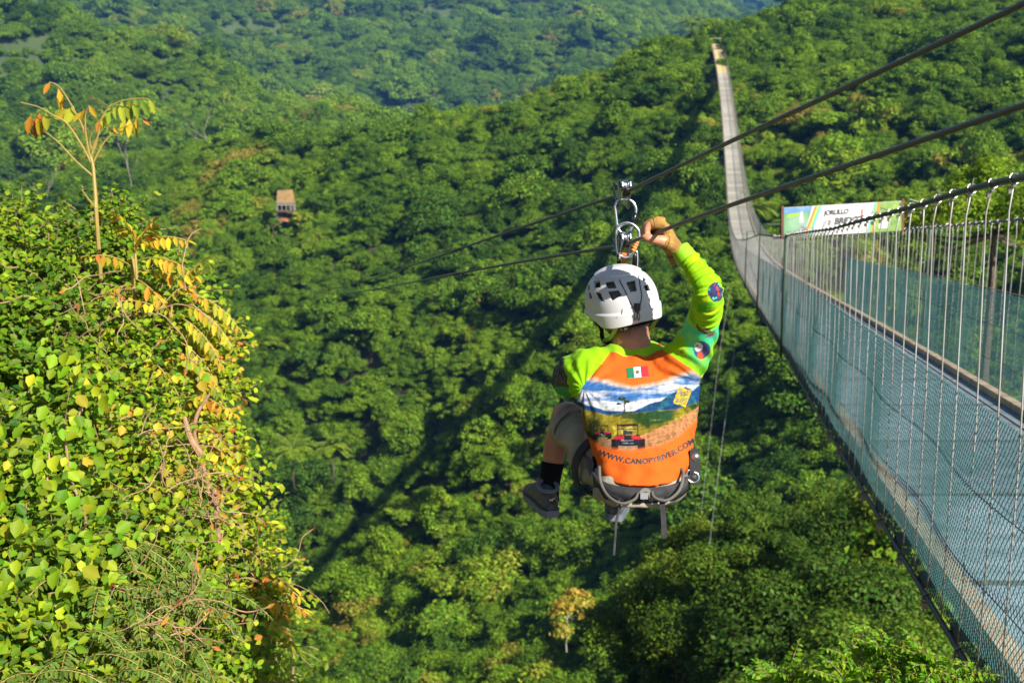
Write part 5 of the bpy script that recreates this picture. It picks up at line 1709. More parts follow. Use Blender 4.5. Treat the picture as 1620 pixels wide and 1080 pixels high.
# ---- device on the right hip
dev = empty('hip_pulley', B(1098, 730, 4.60))
tag(dev, 'black rope device hanging at the right hip of the rider from a silver carabiner', 'pulley')
mb = MB()
for dt in (-.010, .010):
    prof = [(1092, 712), (1099, 706), (1105, 712), (1108, 735), (1108, 755), (1104, 767), (1097, 768), (1092, 758), (1091, 735)]
    f_ = [B(a, b, 4.60 + dt) for a, b in prof]; k_ = [p + CFW * .004 for p in f_]; nP = len(prof)
    mb.add(f_ + k_, [tuple(range(nP)), tuple(range(2 * nP - 1, nP - 1, -1))] + [(i, i + nP, (i + 1) % nP + nP, (i + 1) % nP) for i in range(nP)])
mb.build('side_plate', pmat('black_anodised', (.02, .02, .022), .35, spec=.7), dev)
mb = MB(); mb.tube([B(1100, 722, 4.588), B(1100, 722, 4.612)], .013, 14); mb.tube([B(1100, 752, 4.588), B(1100, 752, 4.612)], .013, 14); mb.build('wheel', pmat('steel_wheel', (.5, .5, .52), .3, metal=.9), dev, True)
M_SIL = pmat('polished_alloy', (.72, .73, .75), .22, metal=1.0, var=.1, vscale=40)
mb = MB(); mb.tube(spline([B(a, b, 4.585) for a, b in [(1090, 742), (1086, 750), (1089, 759), (1098, 763), (1105, 758), (1104, 750), (1097, 746)]], 5), .0042, 8); o = mb.build('carabiner', M_SIL, dev, True)

# ------------------------------------------------------------------ trolley gear on the cables
M_DST = pmat('blued_steel', (.30, .33, .38), .22, metal=1.0, var=.2, vscale=30)
M_DRK = pmat('dark_metal', (.06, .065, .075), .3, metal=.9)


def pulley(k, tc, label, tall=.030):
    c = zpt(tc, k); d = (zpt(tc + .1, k) - zpt(tc - .1, k)).normalized(); u = (Vector((0, 0, 1)) - d * d.z).normalized(); s = d.cross(u)
    r = empty('pulley', c); tag(r, label, 'pulley', 'pulleys on the zip line cables')
    for sg in (-1, 1):
        prof = [(-.062, .018), (-.058, .034), (-.044, .043), (-.028, .043), (-.012, .034), (0, .030), (.012, .034), (.028, .043), (.044, .043), (.058, .034), (.062, .018), (.055, .002), (.036, -.012), (.018, -.026), (.012, -.046), (0, -.053), (-.012, -.046), (-.018, -.026), (-.036, -.012), (-.055, .002)]
        a = [c + d * x + u * z + s * (sg * .0125) for x, z in prof]; b = [p + s * (sg * .0035) for p in a]; nP = len(prof)
        mb = MB(); mb.add(a + b, [tuple(range(nP)), tuple(range(2 * nP - 1, nP - 1, -1))] + [(i, i + nP, (i + 1) % nP + nP, (i + 1) % nP) for i in range(nP)])
        mb.tube([(c + d * x + u * z + s * (sg * .017)) for x, z in prof], .0024, 6, closed=True)
        for x in (-.034, .034): mb.tube([c + d * x + u * .024 + s * (sg * .012), c + d * x + u * .024 + s * (sg * .021)], .0085, 10)
        mb.build('side_plate', M_DST, r)
    for x in (-.034, .034):
        mb = MB(); q = c + d * x + u * .024
        mb.tube([q + s * z for z in (-.0115, -.006, 0, .006, .0115)], [.0195, .016, .0145, .016, .0195], 22); mb.build('wheel', M_SIL, r, True)
    return r


TC0 = 4.825
pulley(0, TC0, 'polished steel pulley riding on the upper zip line cable above the helmet')
pulley(1, TC0, 'polished steel pulley on the lower zip line cable beside the gloved hand')


def caraloop(name, pts, t, r, mat, parent=None, dt=0.0):
    mb = MB(); S = spline([W(a, b, t) for a, b in pts] + [W(*pts[0], t)], 5)[:-1]
    mb.tube([Vector(p) + CFW * dt for p in S], r, 10, closed=True)
    return mb.build(name, mat, parent, True)


up_loop = [(973, 327), (978, 318), (989, 314.5), (1000, 319), (1006, 329), (1005, 342), (1001, 356), (995, 367), (985, 369), (977.5, 361), (975, 345)]
c1_ = empty('carabiner', W(990, 342, TC0)); tag(c1_, 'upper silver carabiner with dark gate hanging from the upper pulley', 'carabiner', 'carabiners of the trolley')
caraloop('frame', up_loop, TC0, .0052, M_SIL, c1_)
mb = MB(); mb.tube([W(1005.6, 337, TC0), W(1003.5, 345, TC0), W(1000, 358, TC0)], [.0075, .0085, .0075], 10); mb.build('gate', M_DRK, c1_, True)
lo = [(974.5, 366), (979, 357), (989, 352.5), (1000, 355), (1009, 363), (1010.5, 372), (1007, 385), (1001, 398), (993, 406), (984, 406), (977, 399), (975, 384)]
for j, dt in ((0, -.010), (1, .010)):
    c2_ = empty('carabiner', W(990, 380, TC0)); tag(c2_, ['nearer lower silver carabiner with an orange coiled sleeve round its gate', 'further lower silver carabiner lying just behind the one with the orange sleeve'][j], 'carabiner', 'carabiners of the trolley')
    caraloop('frame', [(a + j * 2.0, b + j * 1.5) for a, b in lo], TC0, .0045, M_SIL, c2_, dt)
    if j == 0:
        mb = MB(); S = spline([W(1009, 376, TC0 - .01), W(1006, 386, TC0 - .01), W(1001, 398, TC0 - .01)], 12)
        mb.tube(S, [.0078 + .0022 * math.sin(i * 2 * math.pi / 4.2) for i in range(len(S))], 12); mb.build('sleeve', pmat('orange_sleeve', (.80, .24, .03), .45), c2_, True)
# slings down to the harness
M_SLG = pmat('orange_brown_sling', (.50, .15, .05), .7, bump=.4, bscale=300)
sl1 = band('sling', [W(988, 398, 4.815), W(987.5, 408, 4.82), W(987, 425, 4.86), W(987, 500, 4.93), W(996, 600, 4.90), W(1005, 700, 4.86), W(1008, 735, 4.80)], .016, .006, M_SLG, None, 6, side=CX_)
tag(sl1, 'orange brown webbing sling running from the carabiners down behind the helmet', 'sling')
sl2 = band('lanyard', [W(979, 404, 4.83), W(979, 420, 4.87), W(981, 500, 4.95), W(992, 600, 4.92), W(1003, 700, 4.87)], .012, .005, M_BLK, None, 6, side=CX_)
tag(sl2, 'black lanyard left of the orange sling above the helmet', 'lanyard')
c3_ = empty('carabiner', W(1004, 412, 4.83)); tag(c3_, 'dark upright carabiner just above the top of the helmet', 'carabiner', 'carabiners of the trolley')
caraloop('frame', [(1000, 400), (1004.5, 397), (1008, 401), (1007.5, 425), (1003, 432), (999, 425)], 4.87, .004, M_SIL, c3_)
mb = MB(); mb.tube([W(1004, 401, 4.84), W(1004.3, 408, 4.85), W(1004.5, 420, 4.865)], [.0075, .0085, .0082], 10); mb.build('gate', M_DRK, c3_, True)

# ------------------------------------------------------------------ particular trees in the gorge
M_YEL = leafmat('yellowing_leaves', [(0, (.26, .24, .03)), (.5, (.40, .34, .04)), (.8, (.46, .30, .04)), (1, (.30, .33, .04))], rnd=0.0, trans=.3)
M_BRT = leafmat('bright_leaves', [(0, (.12, .22, .012)), (.5, (.20, .32, .015)), (1, (.32, .40, .02))], rnd=0.0, trans=.35)


def special_tree(px, py, t, R_c, H, nleaf, leaf, mat, bark, label, cat='tree', seed=1, trunk=.12, down=6, name='broadleaf_tree', nl=9, limbs=9):
    e = empty(name, W(px, py, t) + Vector((0, 0, -H * .6)))
    tag(e, label, cat)
    cm, lob = crown_mesh('crown', seed, R_c, H, nl, nleaf, leaf)
    cm.materials.append(mat)
    o = bpy.data.objects.new('crown', cm); COL.objects.link(o); o.parent = e
    tm = trunk_mesh('trunk', seed + 1, lob, H, trunk, down, limbs); tm.materials.append(bark)
    o = bpy.data.objects.new('trunk', tm); COL.objects.link(o); o.parent = e
    return e


special_tree(897, 955, 112, 2.1, 5.2, 900, .30, M_YEL, PALEBARK, 'thin yellowish tree with pale trunk below the rider near the bottom', seed=501, trunk=.05, down=1)
special_tree(1575, 318, 44, 2.9, 5.0, 22000, .10, M_BRT, BARK, 'bright yellow green tree top behind the footbridge at the right edge', seed=503, trunk=.16, down=14, nl=16)
special_tree(700, 790, 172, 1.7, 4.0, 1500, .30, M_BRT, BARK, 'small vivid light green tree left below the shoes of the rider', seed=505, trunk=.05, down=3)
special_tree(431, 350, 279, 1.6, 3.6, 900, .3, FOREST, BARK, 'dark green tree against the left side of the wooden platform', seed=511, down=3)
special_tree(472, 345, 279, 1.7, 3.8, 900, .3, FOREST, BARK, 'dark green tree against the right side of the wooden platform', seed=513, down=3)
special_tree(452, 366, 277, 1.6, 3.4, 900, .3, FOREST, BARK, 'small tree directly below the wooden platform', seed=515, down=3)
special_tree(1130, 868, 70, 1.6, 4.0, 5000, .12, M_BRT, BARK, 'small bright tree by the lower end of the pale ropes', seed=507)


def bare_tree(px, py, t, h, label, seed):
    g = random.Random(seed); e = empty('bare_tree', W(px, py, t) - Vector((0, 0, 2))); tag(e, label, 'tree', 'pale bare trees among the forest')
    mb = MB(); c = e.location + Vector((0, 0, 2))

    def br(p, d, L_, r, lv):
        pts = [p]; q = p
        for k in range(4):
            d = (d + Vector((g.uniform(-.3, .3), g.uniform(-.3, .3), g.uniform(-.05, .25)))).normalized(); q = q + d * L_ / 4; pts.append(q)
        mb.tube(pts, [r, r * .85, r * .7, r * .55, r * .4], 5)
        if lv:
            for k in range(3):
                dd = (d + Vector((g.uniform(-1, 1), g.uniform(-1, 1), g.uniform(.0, .6)))).normalized(); br(pts[2 + k % 3], dd, L_ * .65, r * .5, lv - 1)
    br(c - Vector((0, 0, 3)), Vector((g.uniform(-.2, .2), 0, 1)), h, .14, 2)
    mb.build('branches', PALEBARK, e, True)


for q in [(340, 240, 372, 9, 'white dead tree on the ridge above the wooden platform'), (208, 290, 345, 9, 'white dead branches beside the tall sapling stem'), (75, 335, 350, 8, 'pale dead tree just above the leafy bush at the far left'),
          ]:
    bare_tree(*q, int(q[0]))


def palm(px, py, t, L_, label, seed):
    g = random.Random(seed); e = empty('palm_tree', W(px, py, t) - Vector((0, 0, 4))); tag(e, label, 'palm', 'palms in the forest'); c = W(px, py, t)
    mb = MB(); mb.tube([c - Vector((0, 0, 6)), c - Vector((.1, 0, 3)), c], [.16, .13, .1], 7); mb.build('trunk', BARK, e, True)
    C_ = []; N_ = []; U_ = []; T_ = []; st = MB()
    for k in range(15):
        a = 6.283 * k / 15 + g.uniform(-.2, .2); el = g.uniform(.25, 1.3); d = Vector((math.cos(a) * math.cos(el), math.sin(a) * math.cos(el), math.sin(el))); p = c.copy(); pts = [p.copy()]
        n_ = 18
        for i in range(n_):
            p = p + d * L_ / n_; d = (d + Vector((0, 0, -.085))).normalized(); pts.append(p.copy())
            sd = d.cross(Vector((0, 0, 1))).normalized()
            for s_ in (-1, 1):
                for h_ in (0, .5):
                    ax = (d * .5 + sd * s_ + Vector((0, 0, -.35))).normalized(); ll = L_ * .17 * math.sin(math.pi * (i + .8) / (n_ + 1)) ** .5
                    C_.append(p - d * (h_ * L_ / n_) + ax * ll); N_.append((Vector((0, 0, 1)) + d * .2)); U_.append(ax * 5); T_.append(ll)
        st.tube(pts, [.03] * len(pts), 4)
    N_ = np.array([n[:] for n in N_]); N_ /= np.linalg.norm(N_, axis=1, keepdims=True)
    me = leaf_mesh('fronds', np.array([q[:] for q in C_]), N_, np.array(T_), .045 * L_ / 2.5, np.random.default_rng(seed).random((len(C_), 3)), up=np.array([u[:] for u in U_]))
    link('fronds', me, M_BRT, e); st.build('frond_ribs', pmat('frond_rib', (.25, .30, .06), .6), e)


palm(463, 712, 206, 3.6, 'light green palm on the slope just right of the leafy bush', 1)
palm(527, 706, 208, 3.2, 'second light green palm, right of the one beside the leafy bush', 2)
palm(1096, 40, 292, 3.4, 'palm crown on the ridge left of the far end of the bridge', 3)
palm(1196, 330, 150, 2.6, 'palm between the footbridge deck and the left end of the banner', 4)
palm(1010, 570, 178, 2.6, 'palm hidden partly behind the neck of the rider', 5)

# ------------------------------------------------------------------ foreground plants on the bank
RP = np.random.default_rng(77)
SUNV = -np.array(LDIR)
M_SHRUB = leafmat('glossy_shrub_leaves', [(0, (.045, .115, .010)), (.3, (.13, .235, .012)), (.6, (.26, .37, .014)), (.84, (.40, .44, .02)), (.96, (.52, .38, .03)), (1, (.48, .20, .03))], rnd=0, trans=.40, rough=.5, spec=.22)
M_VINE = leafmat('heart_vine_leaves', [(0, (.11, .23, .010)), (.5, (.26, .40, .012)), (.8, (.42, .46, .02)), (1, (.50, .38, .03))], rnd=0, trans=.42, rough=.5, spec=.2)
M_FERN = leafmat('feathery_leaves', [(0, (.07, .13, .02)), (.5, (.13, .21, .03)), (1, (.26, .30, .05))], rnd=0, trans=.35, rough=.5)
M_ORNG = leafmat('turning_leaflets', [(0, (.24, .33, .03)), (.35, (.42, .42, .03)), (.6, (.62, .40, .03)), (.85, (.62, .26, .03)), (1, (.42, .13, .03))], rnd=0, trans=.42, rough=.5)
M_FRSH = leafmat('fresh_leaflets', [(0, (.10, .24, .014)), (.5, (.20, .38, .018)), (1, (.32, .46, .03))], rnd=0, trans=.42, rough=.42)
M_TWIG = pmat('brown_twig', (.20, .13, .08), .85, col2=(.33, .22, .13), vscale=9)
M_DRY = pmat('dry_stalks', (.42, .27, .15), .85, col2=(.25, .14, .08), vscale=6)
M_STALK = pmat('yellow_stalk', (.30, .25, .06), .6, col2=(.40, .24, .07), vscale=5)


class Plant:
    def __init__(s, name, label, cat, base, group=None):
        s.root = empty(name, base); tag(s.root, label, cat, group)
        s.C = []; s.N = []; s.U = []; s.L = []; s.Wd = []; s.T = []; s.tw = MB()

    def leaf(s, c, n, u, l, w, t):
        s.C.append(c); s.N.append(n); s.U.append(u); s.L.append(l); s.Wd.append(w); s.T.append(t)

    def done(s, mat, twigmat=M_TWIG, fname='foliage', tname='twigs'):
        if s.C:
            N_ = np.array(s.N); N_ /= np.linalg.norm(N_, axis=1, keepdims=True) + 1e-9
            me = leaf_mesh(fname, np.array(s.C), N_, np.array(s.L), np.array(s.Wd), np.array(s.T), up=np.array(s.U), shape='six', rng=RP)
            link(fname, me, mat, s.root)
        if s.tw.n: s.tw.build(tname, twigmat, s.root)


def na(v): return np.array(v, float)


def twiggy(P_, centre, R_b, ntw, llen, lw, tone, tonevar, step=.026, tl=(.16, .34), sun=.9):
    """sprays of alternate leaves reaching out of a soft ball"""
    centre = na(centre)
    for k in range(ntw):
        d = unit(1, RP)[0]
        if d[1] > .35: d[1] = -d[1]                  # mostly the side one can see, and the top
        if d[2] < -.55: d[2] = -d[2]
        st = centre + d * R_b * RP.uniform(.35, .92) * na([1, 1, 1]); L_ = RP.uniform(*tl)
        dirn = d * .7 + unit(1, RP)[0] * .6 + na([0, -.05, .25]); dirn /= np.linalg.norm(dirn)
        tn = np.clip(tone + RP.normal() * tonevar, 0, 1); pts = [st.copy()]; p = st.copy(); n_ = max(4, int(L_ / step)); sd0 = RP.uniform(0, 6.28)
        sd = np.cross(dirn, na([0, 0, 1])); sd /= np.linalg.norm(sd) + 1e-9
        for i in range(n_):
            dirn = dirn + na([0, 0, -.04]) + RP.normal(size=3) * .05; dirn /= np.linalg.norm(dirn); p = p + dirn * step; 
            if i % 3 == 2: pts.append(p.copy())
            s_ = 1 if i % 2 else -1
            ax = dirn * .55 + sd * s_ * .8 + RP.normal(size=3) * .3; ax /= np.linalg.norm(ax)
            l = llen * RP.uniform(.5, 1.35) * (1 - .35 * i / n_)
            nn_ = SUNV * .45 + na([0, 0, .55]) * sun + d * .35 + RP.normal(size=3) * .42
            P_.leaf(p + ax * l * .9, nn_, ax * 4, l * .5, lw * RP.uniform(.8, 1.2), (np.clip(tn + RP.normal() * .09, 0, 1), RP.random(), RP.random()))
        P_.tw.tube(pts, [.0026] * (len(pts) - 1) + [.0015], 3, cap=False)


def pinnate(P_, base, dirn, L_, pairs, ll, lw, tone, droop=.06, hang=.5, tv=.12, rr=.003, terminal=True, bare=0.18):
    """one compound leaf: an arching rib with paired leaflets"""
    p = na(base); d = na(dirn); d /= np.linalg.norm(d); pts = [p.copy()]; step = L_ / (pairs / (1 - bare)); nb = int(pairs * bare / (1 - bare)); i = 0
    for k in range(nb + pairs):
        d = d + na([0, 0, -droop]); d /= np.linalg.norm(d); p = p + d * step; pts.append(p.copy())
        if k < nb: continue
        sd = np.cross(d, na([0, 0, 1])); sd /= np.linalg.norm(sd) + 1e-9; up = np.cross(sd, d)
        f = (k - nb + 1) / pairs; sz = .65 + .5 * math.sin(math.pi * min(1, f * .9 + .1))
        for s_ in (-1, 1):
            if RP.random() < .05: continue
            ax = sd * s_ * (1 - hang * .6) + d * .35 + na([0, 0, -hang]) + RP.normal(size=3) * .10; ax /= np.linalg.norm(ax)
            l = ll * sz * RP.uniform(.85, 1.12)
            nn_ = up * .8 + sd * s_ * hang * .9 + SUNV * .25 + RP.normal(size=3) * .18
            P_.leaf(p + ax * l * .5, nn_, ax * 9, l * .5, lw * sz, (np.clip(tone + RP.normal() * tv, 0, 1), RP.random(), RP.random()))
    if terminal: P_.leaf(p + d * ll * .45, up, d * 9, ll * .45, lw * .8, (np.clip(tone + RP.normal() * tv, 0, 1), RP.random(), RP.random()))
    P_.tw.tube(pts, [rr] * len(pts), 4, cap=False)


def foot(p):
    return Vector((p.x, p.y, float(bank(np.float64(p.x), np.float64(p.y)))))


def stem(P_, a, b, r0, r1, wob=.12, n=6):
    a = Vector(a); b = Vector(b); pts = [a.lerp(b, i / n) + Vector((RP.normal() * wob, RP.normal() * wob, 0)) * (0 if i in (0, n) else 1) for i in range(n + 1)]
    S = spline(pts, 3); P_.tw.tube(S, list(np.linspace(r0, r1, len(S))), 6)


# glossy shrubs: blobs (px, py, t, radius px) per plant
SH = [
    ('shrub', 'dense shrub with small glossy leaves filling the upper left corner of the bush', [(15, 400, 8.0, 75), (70, 430, 7.9, 80), (-10, 480, 7.7, 90), (30, 345, 8.2, 45), (-30, 400, 8, 70)], .052, .30, .14),
    ('shrub', 'dark glossy shrub at the foot of the tall bare-stemmed sapling', [(150, 400, 8.3, 75), (195, 365, 8.4, 50), (140, 470, 8.1, 85), (225, 420, 8.3, 60), (120, 395, 8.2, 50), (190, 335, 8.45, 26), (160, 350, 8.4, 34)], .048, .22, .14),
    ('shrub', 'rounded green shrub below the orange drooping leaves', [(265, 455, 8.2, 65), (300, 520, 8.0, 75), (245, 520, 7.9, 70), (335, 480, 8.2, 42)], .048, .34, .16),
    ('shrub', 'deep green shrub at the middle of the left edge', [(20, 560, 7.3, 90), (80, 540, 7.4, 85), (-25, 620, 7.1, 90), (60, 630, 7.1, 85)], .056, .20, .13),
    ('shrub', 'mid green shrub in the middle of the bush, left of the brown trunk', [(165, 560, 7.6, 85), (230, 600, 7.5, 80), (150, 640, 7.2, 80), (215, 670, 7.2, 75)], .052, .36, .18),
    ('shrub', 'yellowing shrub along the right edge of the bush above the brown trunk', [(335, 590, 7.9, 75), (370, 560, 8.0, 45), (305, 650, 7.7, 70), (375, 640, 7.9, 48)], .050, .62, .17),
    ('shrub', 'yellow and green shrub to the right of the brown trunk', [(375, 715, 7.8, 55), (395, 780, 7.7, 55), (345, 760, 7.6, 60), (420, 850, 7.6, 48)], .052, .60, .2),
    ('shrub', 'leafy shrub behind the heart shaped vine leaves', [(20, 730, 6.7, 90), (100, 710, 6.8, 85), (90, 800, 6.5, 85), (-10, 820, 6.4, 90)], .058, .28, .14),
    ('shrub', 'green shrub mixed with dry stalks in the middle of the bank', [(190, 760, 6.9, 80), (270, 740, 7.1, 75), (250, 810, 6.9, 75), (320, 830, 7.1, 65), (300, 700, 7.3, 60)], .048, .46, .2),
    ('shrub', 'small leaved green shrub low on the right side of the bank', [(350, 900, 7.1, 75), (420, 920, 7.3, 60), (400, 990, 7.1, 75), (450, 1000, 7.3, 50), (470, 940, 7.5, 32)], .046, .40, .18),
    ('shrub', 'green shrub at the bottom edge, right of the feathery leaves', [(330, 1010, 6.6, 80), (300, 950, 6.8, 70), (400, 1070, 6.7, 75), (320, 1080, 6.4, 75), (450, 1075, 7.0, 48)], .050, .36, .16),
    ('shrub', 'lush green shrub at the bottom left corner under the vine', [(20, 920, 6.0, 95), (90, 900, 6.1, 90), (40, 1010, 5.8, 95), (-20, 1060, 5.6, 90), (120, 1000, 5.9, 85), (110, 1080, 5.7, 80), (210, 1000, 6.2, 80), (220, 1080, 6.0, 80), (180, 900, 6.4, 80), (240, 880, 6.6, 70)], .060, .30, .14),
]
for nm, lab, blobs, ll, tone, tv in SH:
    b0 = W(blobs[0][0], blobs[0][1], blobs[0][2]); P_ = Plant(nm, lab, 'shrub', foot(b0), 'shrubs on the bank beside the lens')
    for (px, py, t, rp) in blobs:
        rp *= .79; py += 24 if py < 480 else 0; px -= 14 if px > 200 else 0; px -= 26 * max(0, min(1, (px - 230) / 100))
        c = W(px, py, t); R_b = rp * t / FPX
        twiggy(P_, c, R_b, int(205 * (R_b / .26) ** 2), ll * 1.15, ll * .28, tone + .08, tv * 1.0, step=.028, tl=(.12, .30))
        stem(P_, foot(c + Vector((0, .15, 0))), c, .016, .006)
    P_.done(M_SHRUB)

# a climbing vine with big heart shaped leaves
P_ = Plant('climbing_vine', 'climbing vine with large bright yellow green heart shaped leaves at the lower left', 'vine', foot(W(60, 900, 5.8)))
vpaths = [[(5, 650, 6.5), (10, 740, 6.3), (0, 830, 6.1), (12, 930, 5.9), (8, 1020, 5.7)], [(130, 640, 6.7), (140, 720, 6.5), (165, 790, 6.3), (150, 860, 6.1), (120, 930, 5.9)], [(75, 760, 6.3), (70, 840, 6.1), (60, 900, 6.0), (50, 980, 5.8)],
          [(180, 830, 6.2), (150, 880, 6.0), (100, 900, 5.95), (60, 910, 5.9)], [(150, 560, 7.2), (158, 600, 7.0), (150, 640, 6.8)], [(95, 590, 7.0), (100, 650, 6.8), (108, 700, 6.6), (100, 760, 6.4)]]
for vp in vpaths:
    S = spline([W(*q) + Vector((0, -.28, 0)) for q in vp], 7); P_.tw.tube(S, [.005] * len(S), 5)
    for s in S:
        for k in range(3):
            ax = na([RP.normal() * .6, -.35, -.75 + RP.normal() * .35]); ax /= np.linalg.norm(ax); l = RP.uniform(.045, .085)
            P_.leaf(s + RP.normal(size=3) * .07, na([RP.normal() * .35, -.7, .6]) + SUNV * .4, ax * 6, l * .5, l * .38, (np.clip(RP.normal() * .22 + .45, 0, 1), RP.random(), RP.random()))
P_.done(M_VINE, M_DRY, 'foliage', 'stems')
P_ = Plant('climbing_vine', 'thin vine with yellow leaves twisting over the middle of the bush', 'vine', foot(W(250, 760, 6.8)))
for vp in [[(190, 660, 6.9), (225, 640, 7.0), (262, 690, 7.0), (285, 745, 6.9), (265, 790, 6.8)], [(150, 560, 7.3), (180, 610, 7.2), (195, 690, 7.0), (170, 740, 6.8)], [(320, 545, 7.7), (330, 600, 7.6), (345, 660, 7.6), (350, 720, 7.5)], [(200, 800, 6.5), (245, 850, 6.5), (230, 930, 6.4), (262, 985, 6.3), (290, 1060, 6.1)]]:
    S = spline([W(*q) + Vector((0, -.22, 0)) for q in vp], 7); P_.tw.tube(S, [.0045] * len(S), 5)
    for s in S[::2]:
        for k in range(3):
            ax = na([RP.normal() * .7, -.3, -.7 + RP.normal() * .4]); ax /= np.linalg.norm(ax); l = RP.uniform(.035, .07)
            P_.leaf(s + RP.normal(size=3) * .07, na([RP.normal() * .4, -.7, .5]) + SUNV * .4, ax * 6, l * .5, l * .42, (np.clip(RP.normal() * .2 + .85, 0, 1), RP.random(), RP.random()))
P_.done(M_VINE, M_DRY, 'foliage', 'stems')

# feathery low shrubs with fine pinnate leaves along the bottom
for lab, spots in (('feathery fern-like shrub at the bottom of the bank', [(150, 1010, 5.9), (210, 960, 6.1), (260, 1020, 6.0), (120, 1060, 5.6), (200, 1080, 5.6), (60, 1075, 5.4)]),
                   ('feathery leaves arching out in the middle of the bank', [(250, 880, 6.5), (200, 850, 6.5), (300, 905, 6.5), (170, 900, 6.2)])):
    P_ = Plant('feathery_shrub', lab, 'shrub', foot(W(*spots[0])), 'feathery shrubs on the bank')
    for q in spots:
        c = W(*q) + Vector((0, -.25, 0)); stem(P_, foot(c), c, .010, .005, .05)
        for k in range(30):
            a = RP.uniform(0, 6.28); el = RP.uniform(-.1, 1.0); d = na([math.cos(a) * math.cos(el), -abs(math.sin(a)) * math.cos(el) * .8, math.sin(el)])
            pinnate(P_, na(c) + RP.normal(size=3) * .07, d, RP.uniform(.24, .42), 15, .038, .0065, .45, droop=.085, hang=.28, rr=.0018)
    P_.done(M_FERN, M_STALK)

# saplings whose compound leaves are turning yellow and orange
SAP = [
    ('sapling with drooping orange and yellow compound leaves at the top right of the bush', [(262, 470, 7.9), (265, 400, 7.8), (262, 345, 7.8)], [(262, 345, 60, -.1, .9, .30), (262, 352, 60, .9, .75, .34), (255, 380, 70, -.6, .7, .25), (268, 372, 70, .95, .45, .40), (266, 390, 80, .9, .25, .42), (262, 400, 70, .6, -.1, .3), (258, 410, 70, -.7, .1, .26), (262, 365, 70, .3, .9, .30)], .56, .6),
    ('sapling with long yellow green fronds hanging over the right edge of the bush', [(280, 620, 7.8), (310, 540, 7.7), (320, 470, 7.7)], [(322, 455, 70, 1, .25, .42), (322, 470, 70, .95, .15, .45), (318, 485, 70, 1, -.05, .42), (318, 500, 70, .9, -.2, .40), (312, 520, 70, 1, -.1, .42), (312, 540, 70, .9, .1, .42), (318, 470, 70, .3, .8, .32), (310, 560, 70, 1, -.3, .36), (305, 480, 70, -.5, .5, .3)], .30, .55),
    ('sapling with orange tipped fronds beside the brown trunk', [(310, 760, 7.5), (318, 680, 7.5), (330, 620, 7.5)], [(330, 615, 70, .9, .4, .36), (335, 640, 70, 1, .1, .36), (330, 655, 70, .95, -.15, .38), (325, 680, 70, .9, 0, .36), (325, 700, 70, 1, -.2, .34), (330, 610, 70, -.3, .8, .3)], .58, .5),
    ('low sapling with a golden comb-like leaf reaching past the right edge of the bank', [(395, 960, 7.3), (420, 900, 7.3), (432, 880, 7.3)], [(430, 884, 60, .95, .55, .34), (432, 890, 60, 1, .28, .34), (428, 896, 60, 1, -.05, .32), (420, 905, 60, .9, -.25, .30), (425, 890, 60, -.6, .5, .25)], .42, .7),
    ('small sapling with yellow leaves over the middle of the bank', [(240, 960, 6.6), (250, 900, 6.5), (262, 885, 6.4)], [(235, 880, 60, 1, .1, .40), (300, 882, 60, .9, 0, .35), (262, 880, 60, -.9, .2, .35), (250, 905, 60, .4, .5, .3)], .30, .6),
    ('small sapling with orange leaves low on the right of the bank', [(430, 1010, 7.2), (440, 960, 7.2), (452, 930, 7.2)], [(452, 930, 60, .8, .3, .26), (450, 940, 60, .9, -.1, .26), (446, 950, 60, -.7, .2, .24)], .55, .5),
    ('small orange leaved sapling at the bottom of the bank', [(255, 1110, 6.0), (260, 1070, 5.9), (265, 1050, 5.9)], [(262, 1048, 60, .8, .4, .26), (262, 1052, 60, -.8, .3, .26), (265, 1056, 60, .9, -.1, .28)], .68, .5),
]
for lab, st, lv, tone, hang in SAP:
    P_ = Plant('sapling', lab, 'sapling', foot(W(*st[0])), 'saplings with turning leaves')
    st = [(a - 34, b + (30 if b < 420 else 0), c) for a, b, c in st]
    pts = [foot(W(*st[0]))] + [W(*q) + Vector((0, -.2, 0)) for q in st]; S = spline(pts, 6); P_.tw.tube(S, list(np.linspace(.014, .005, len(S))), 6)
    for px, py, _, dx, dz, L_ in lv:
        px -= 34; L_ *= .82; py += 30 if py < 420 else 0
        pinnate(P_, W(px, py, st[-1][2]) + Vector((0, -.2, 0)), (dx, RP.uniform(-.5, .15), dz), L_ * 1.15, int(L_ * 30), .074, .0145, tone, droop=.12, hang=hang, tv=.20)
    P_.done(M_ORNG, M_STALK)

# the tall sapling that stands above the bush
P_ = Plant('tall_sapling', 'tall slender sapling with curled yellow and green leaves standing above the bush', 'sapling', foot(W(152, 330, 7.9)))
T0 = 7.7


def tp_(px, py, dt=0): return W(px, py, T0 + dt)


S = spline([foot(W(160, 400, 8.0)), tp_(158, 420), tp_(152, 325), tp_(149, 285), tp_(147, 262), tp_(143, 246)], 6); P_.tw.tube(S, list(np.linspace(.0125, .008, len(S))), 7)
stalks = [[(146, 278), (120, 255), (92, 225), (70, 208)], [(144, 258), (128, 228), (105, 195), (85, 183), (62, 170), (33, 162)], [(143, 252), (132, 205), (120, 180), (108, 158), (92, 136), (78, 130)], [(142, 248), (136, 215), (135, 185), (138, 172)],
          [(145, 262), (165, 225), (188, 205), (208, 197)], [(144, 250), (155, 215), (160, 190), (175, 168), (200, 158), (225, 156), (238, 158)], [(144, 250), (150, 225), (162, 205)], [(146, 240), (142, 225), (145, 210)], [(152, 330), (140, 315), (129, 300)]]
for q in stalks:
    S = spline([tp_(a, b, -.02 * i) for i, (a, b) in enumerate(q)], 5); P_.tw.tube(S, list(np.linspace(.0058, .0022, len(S))), 5)


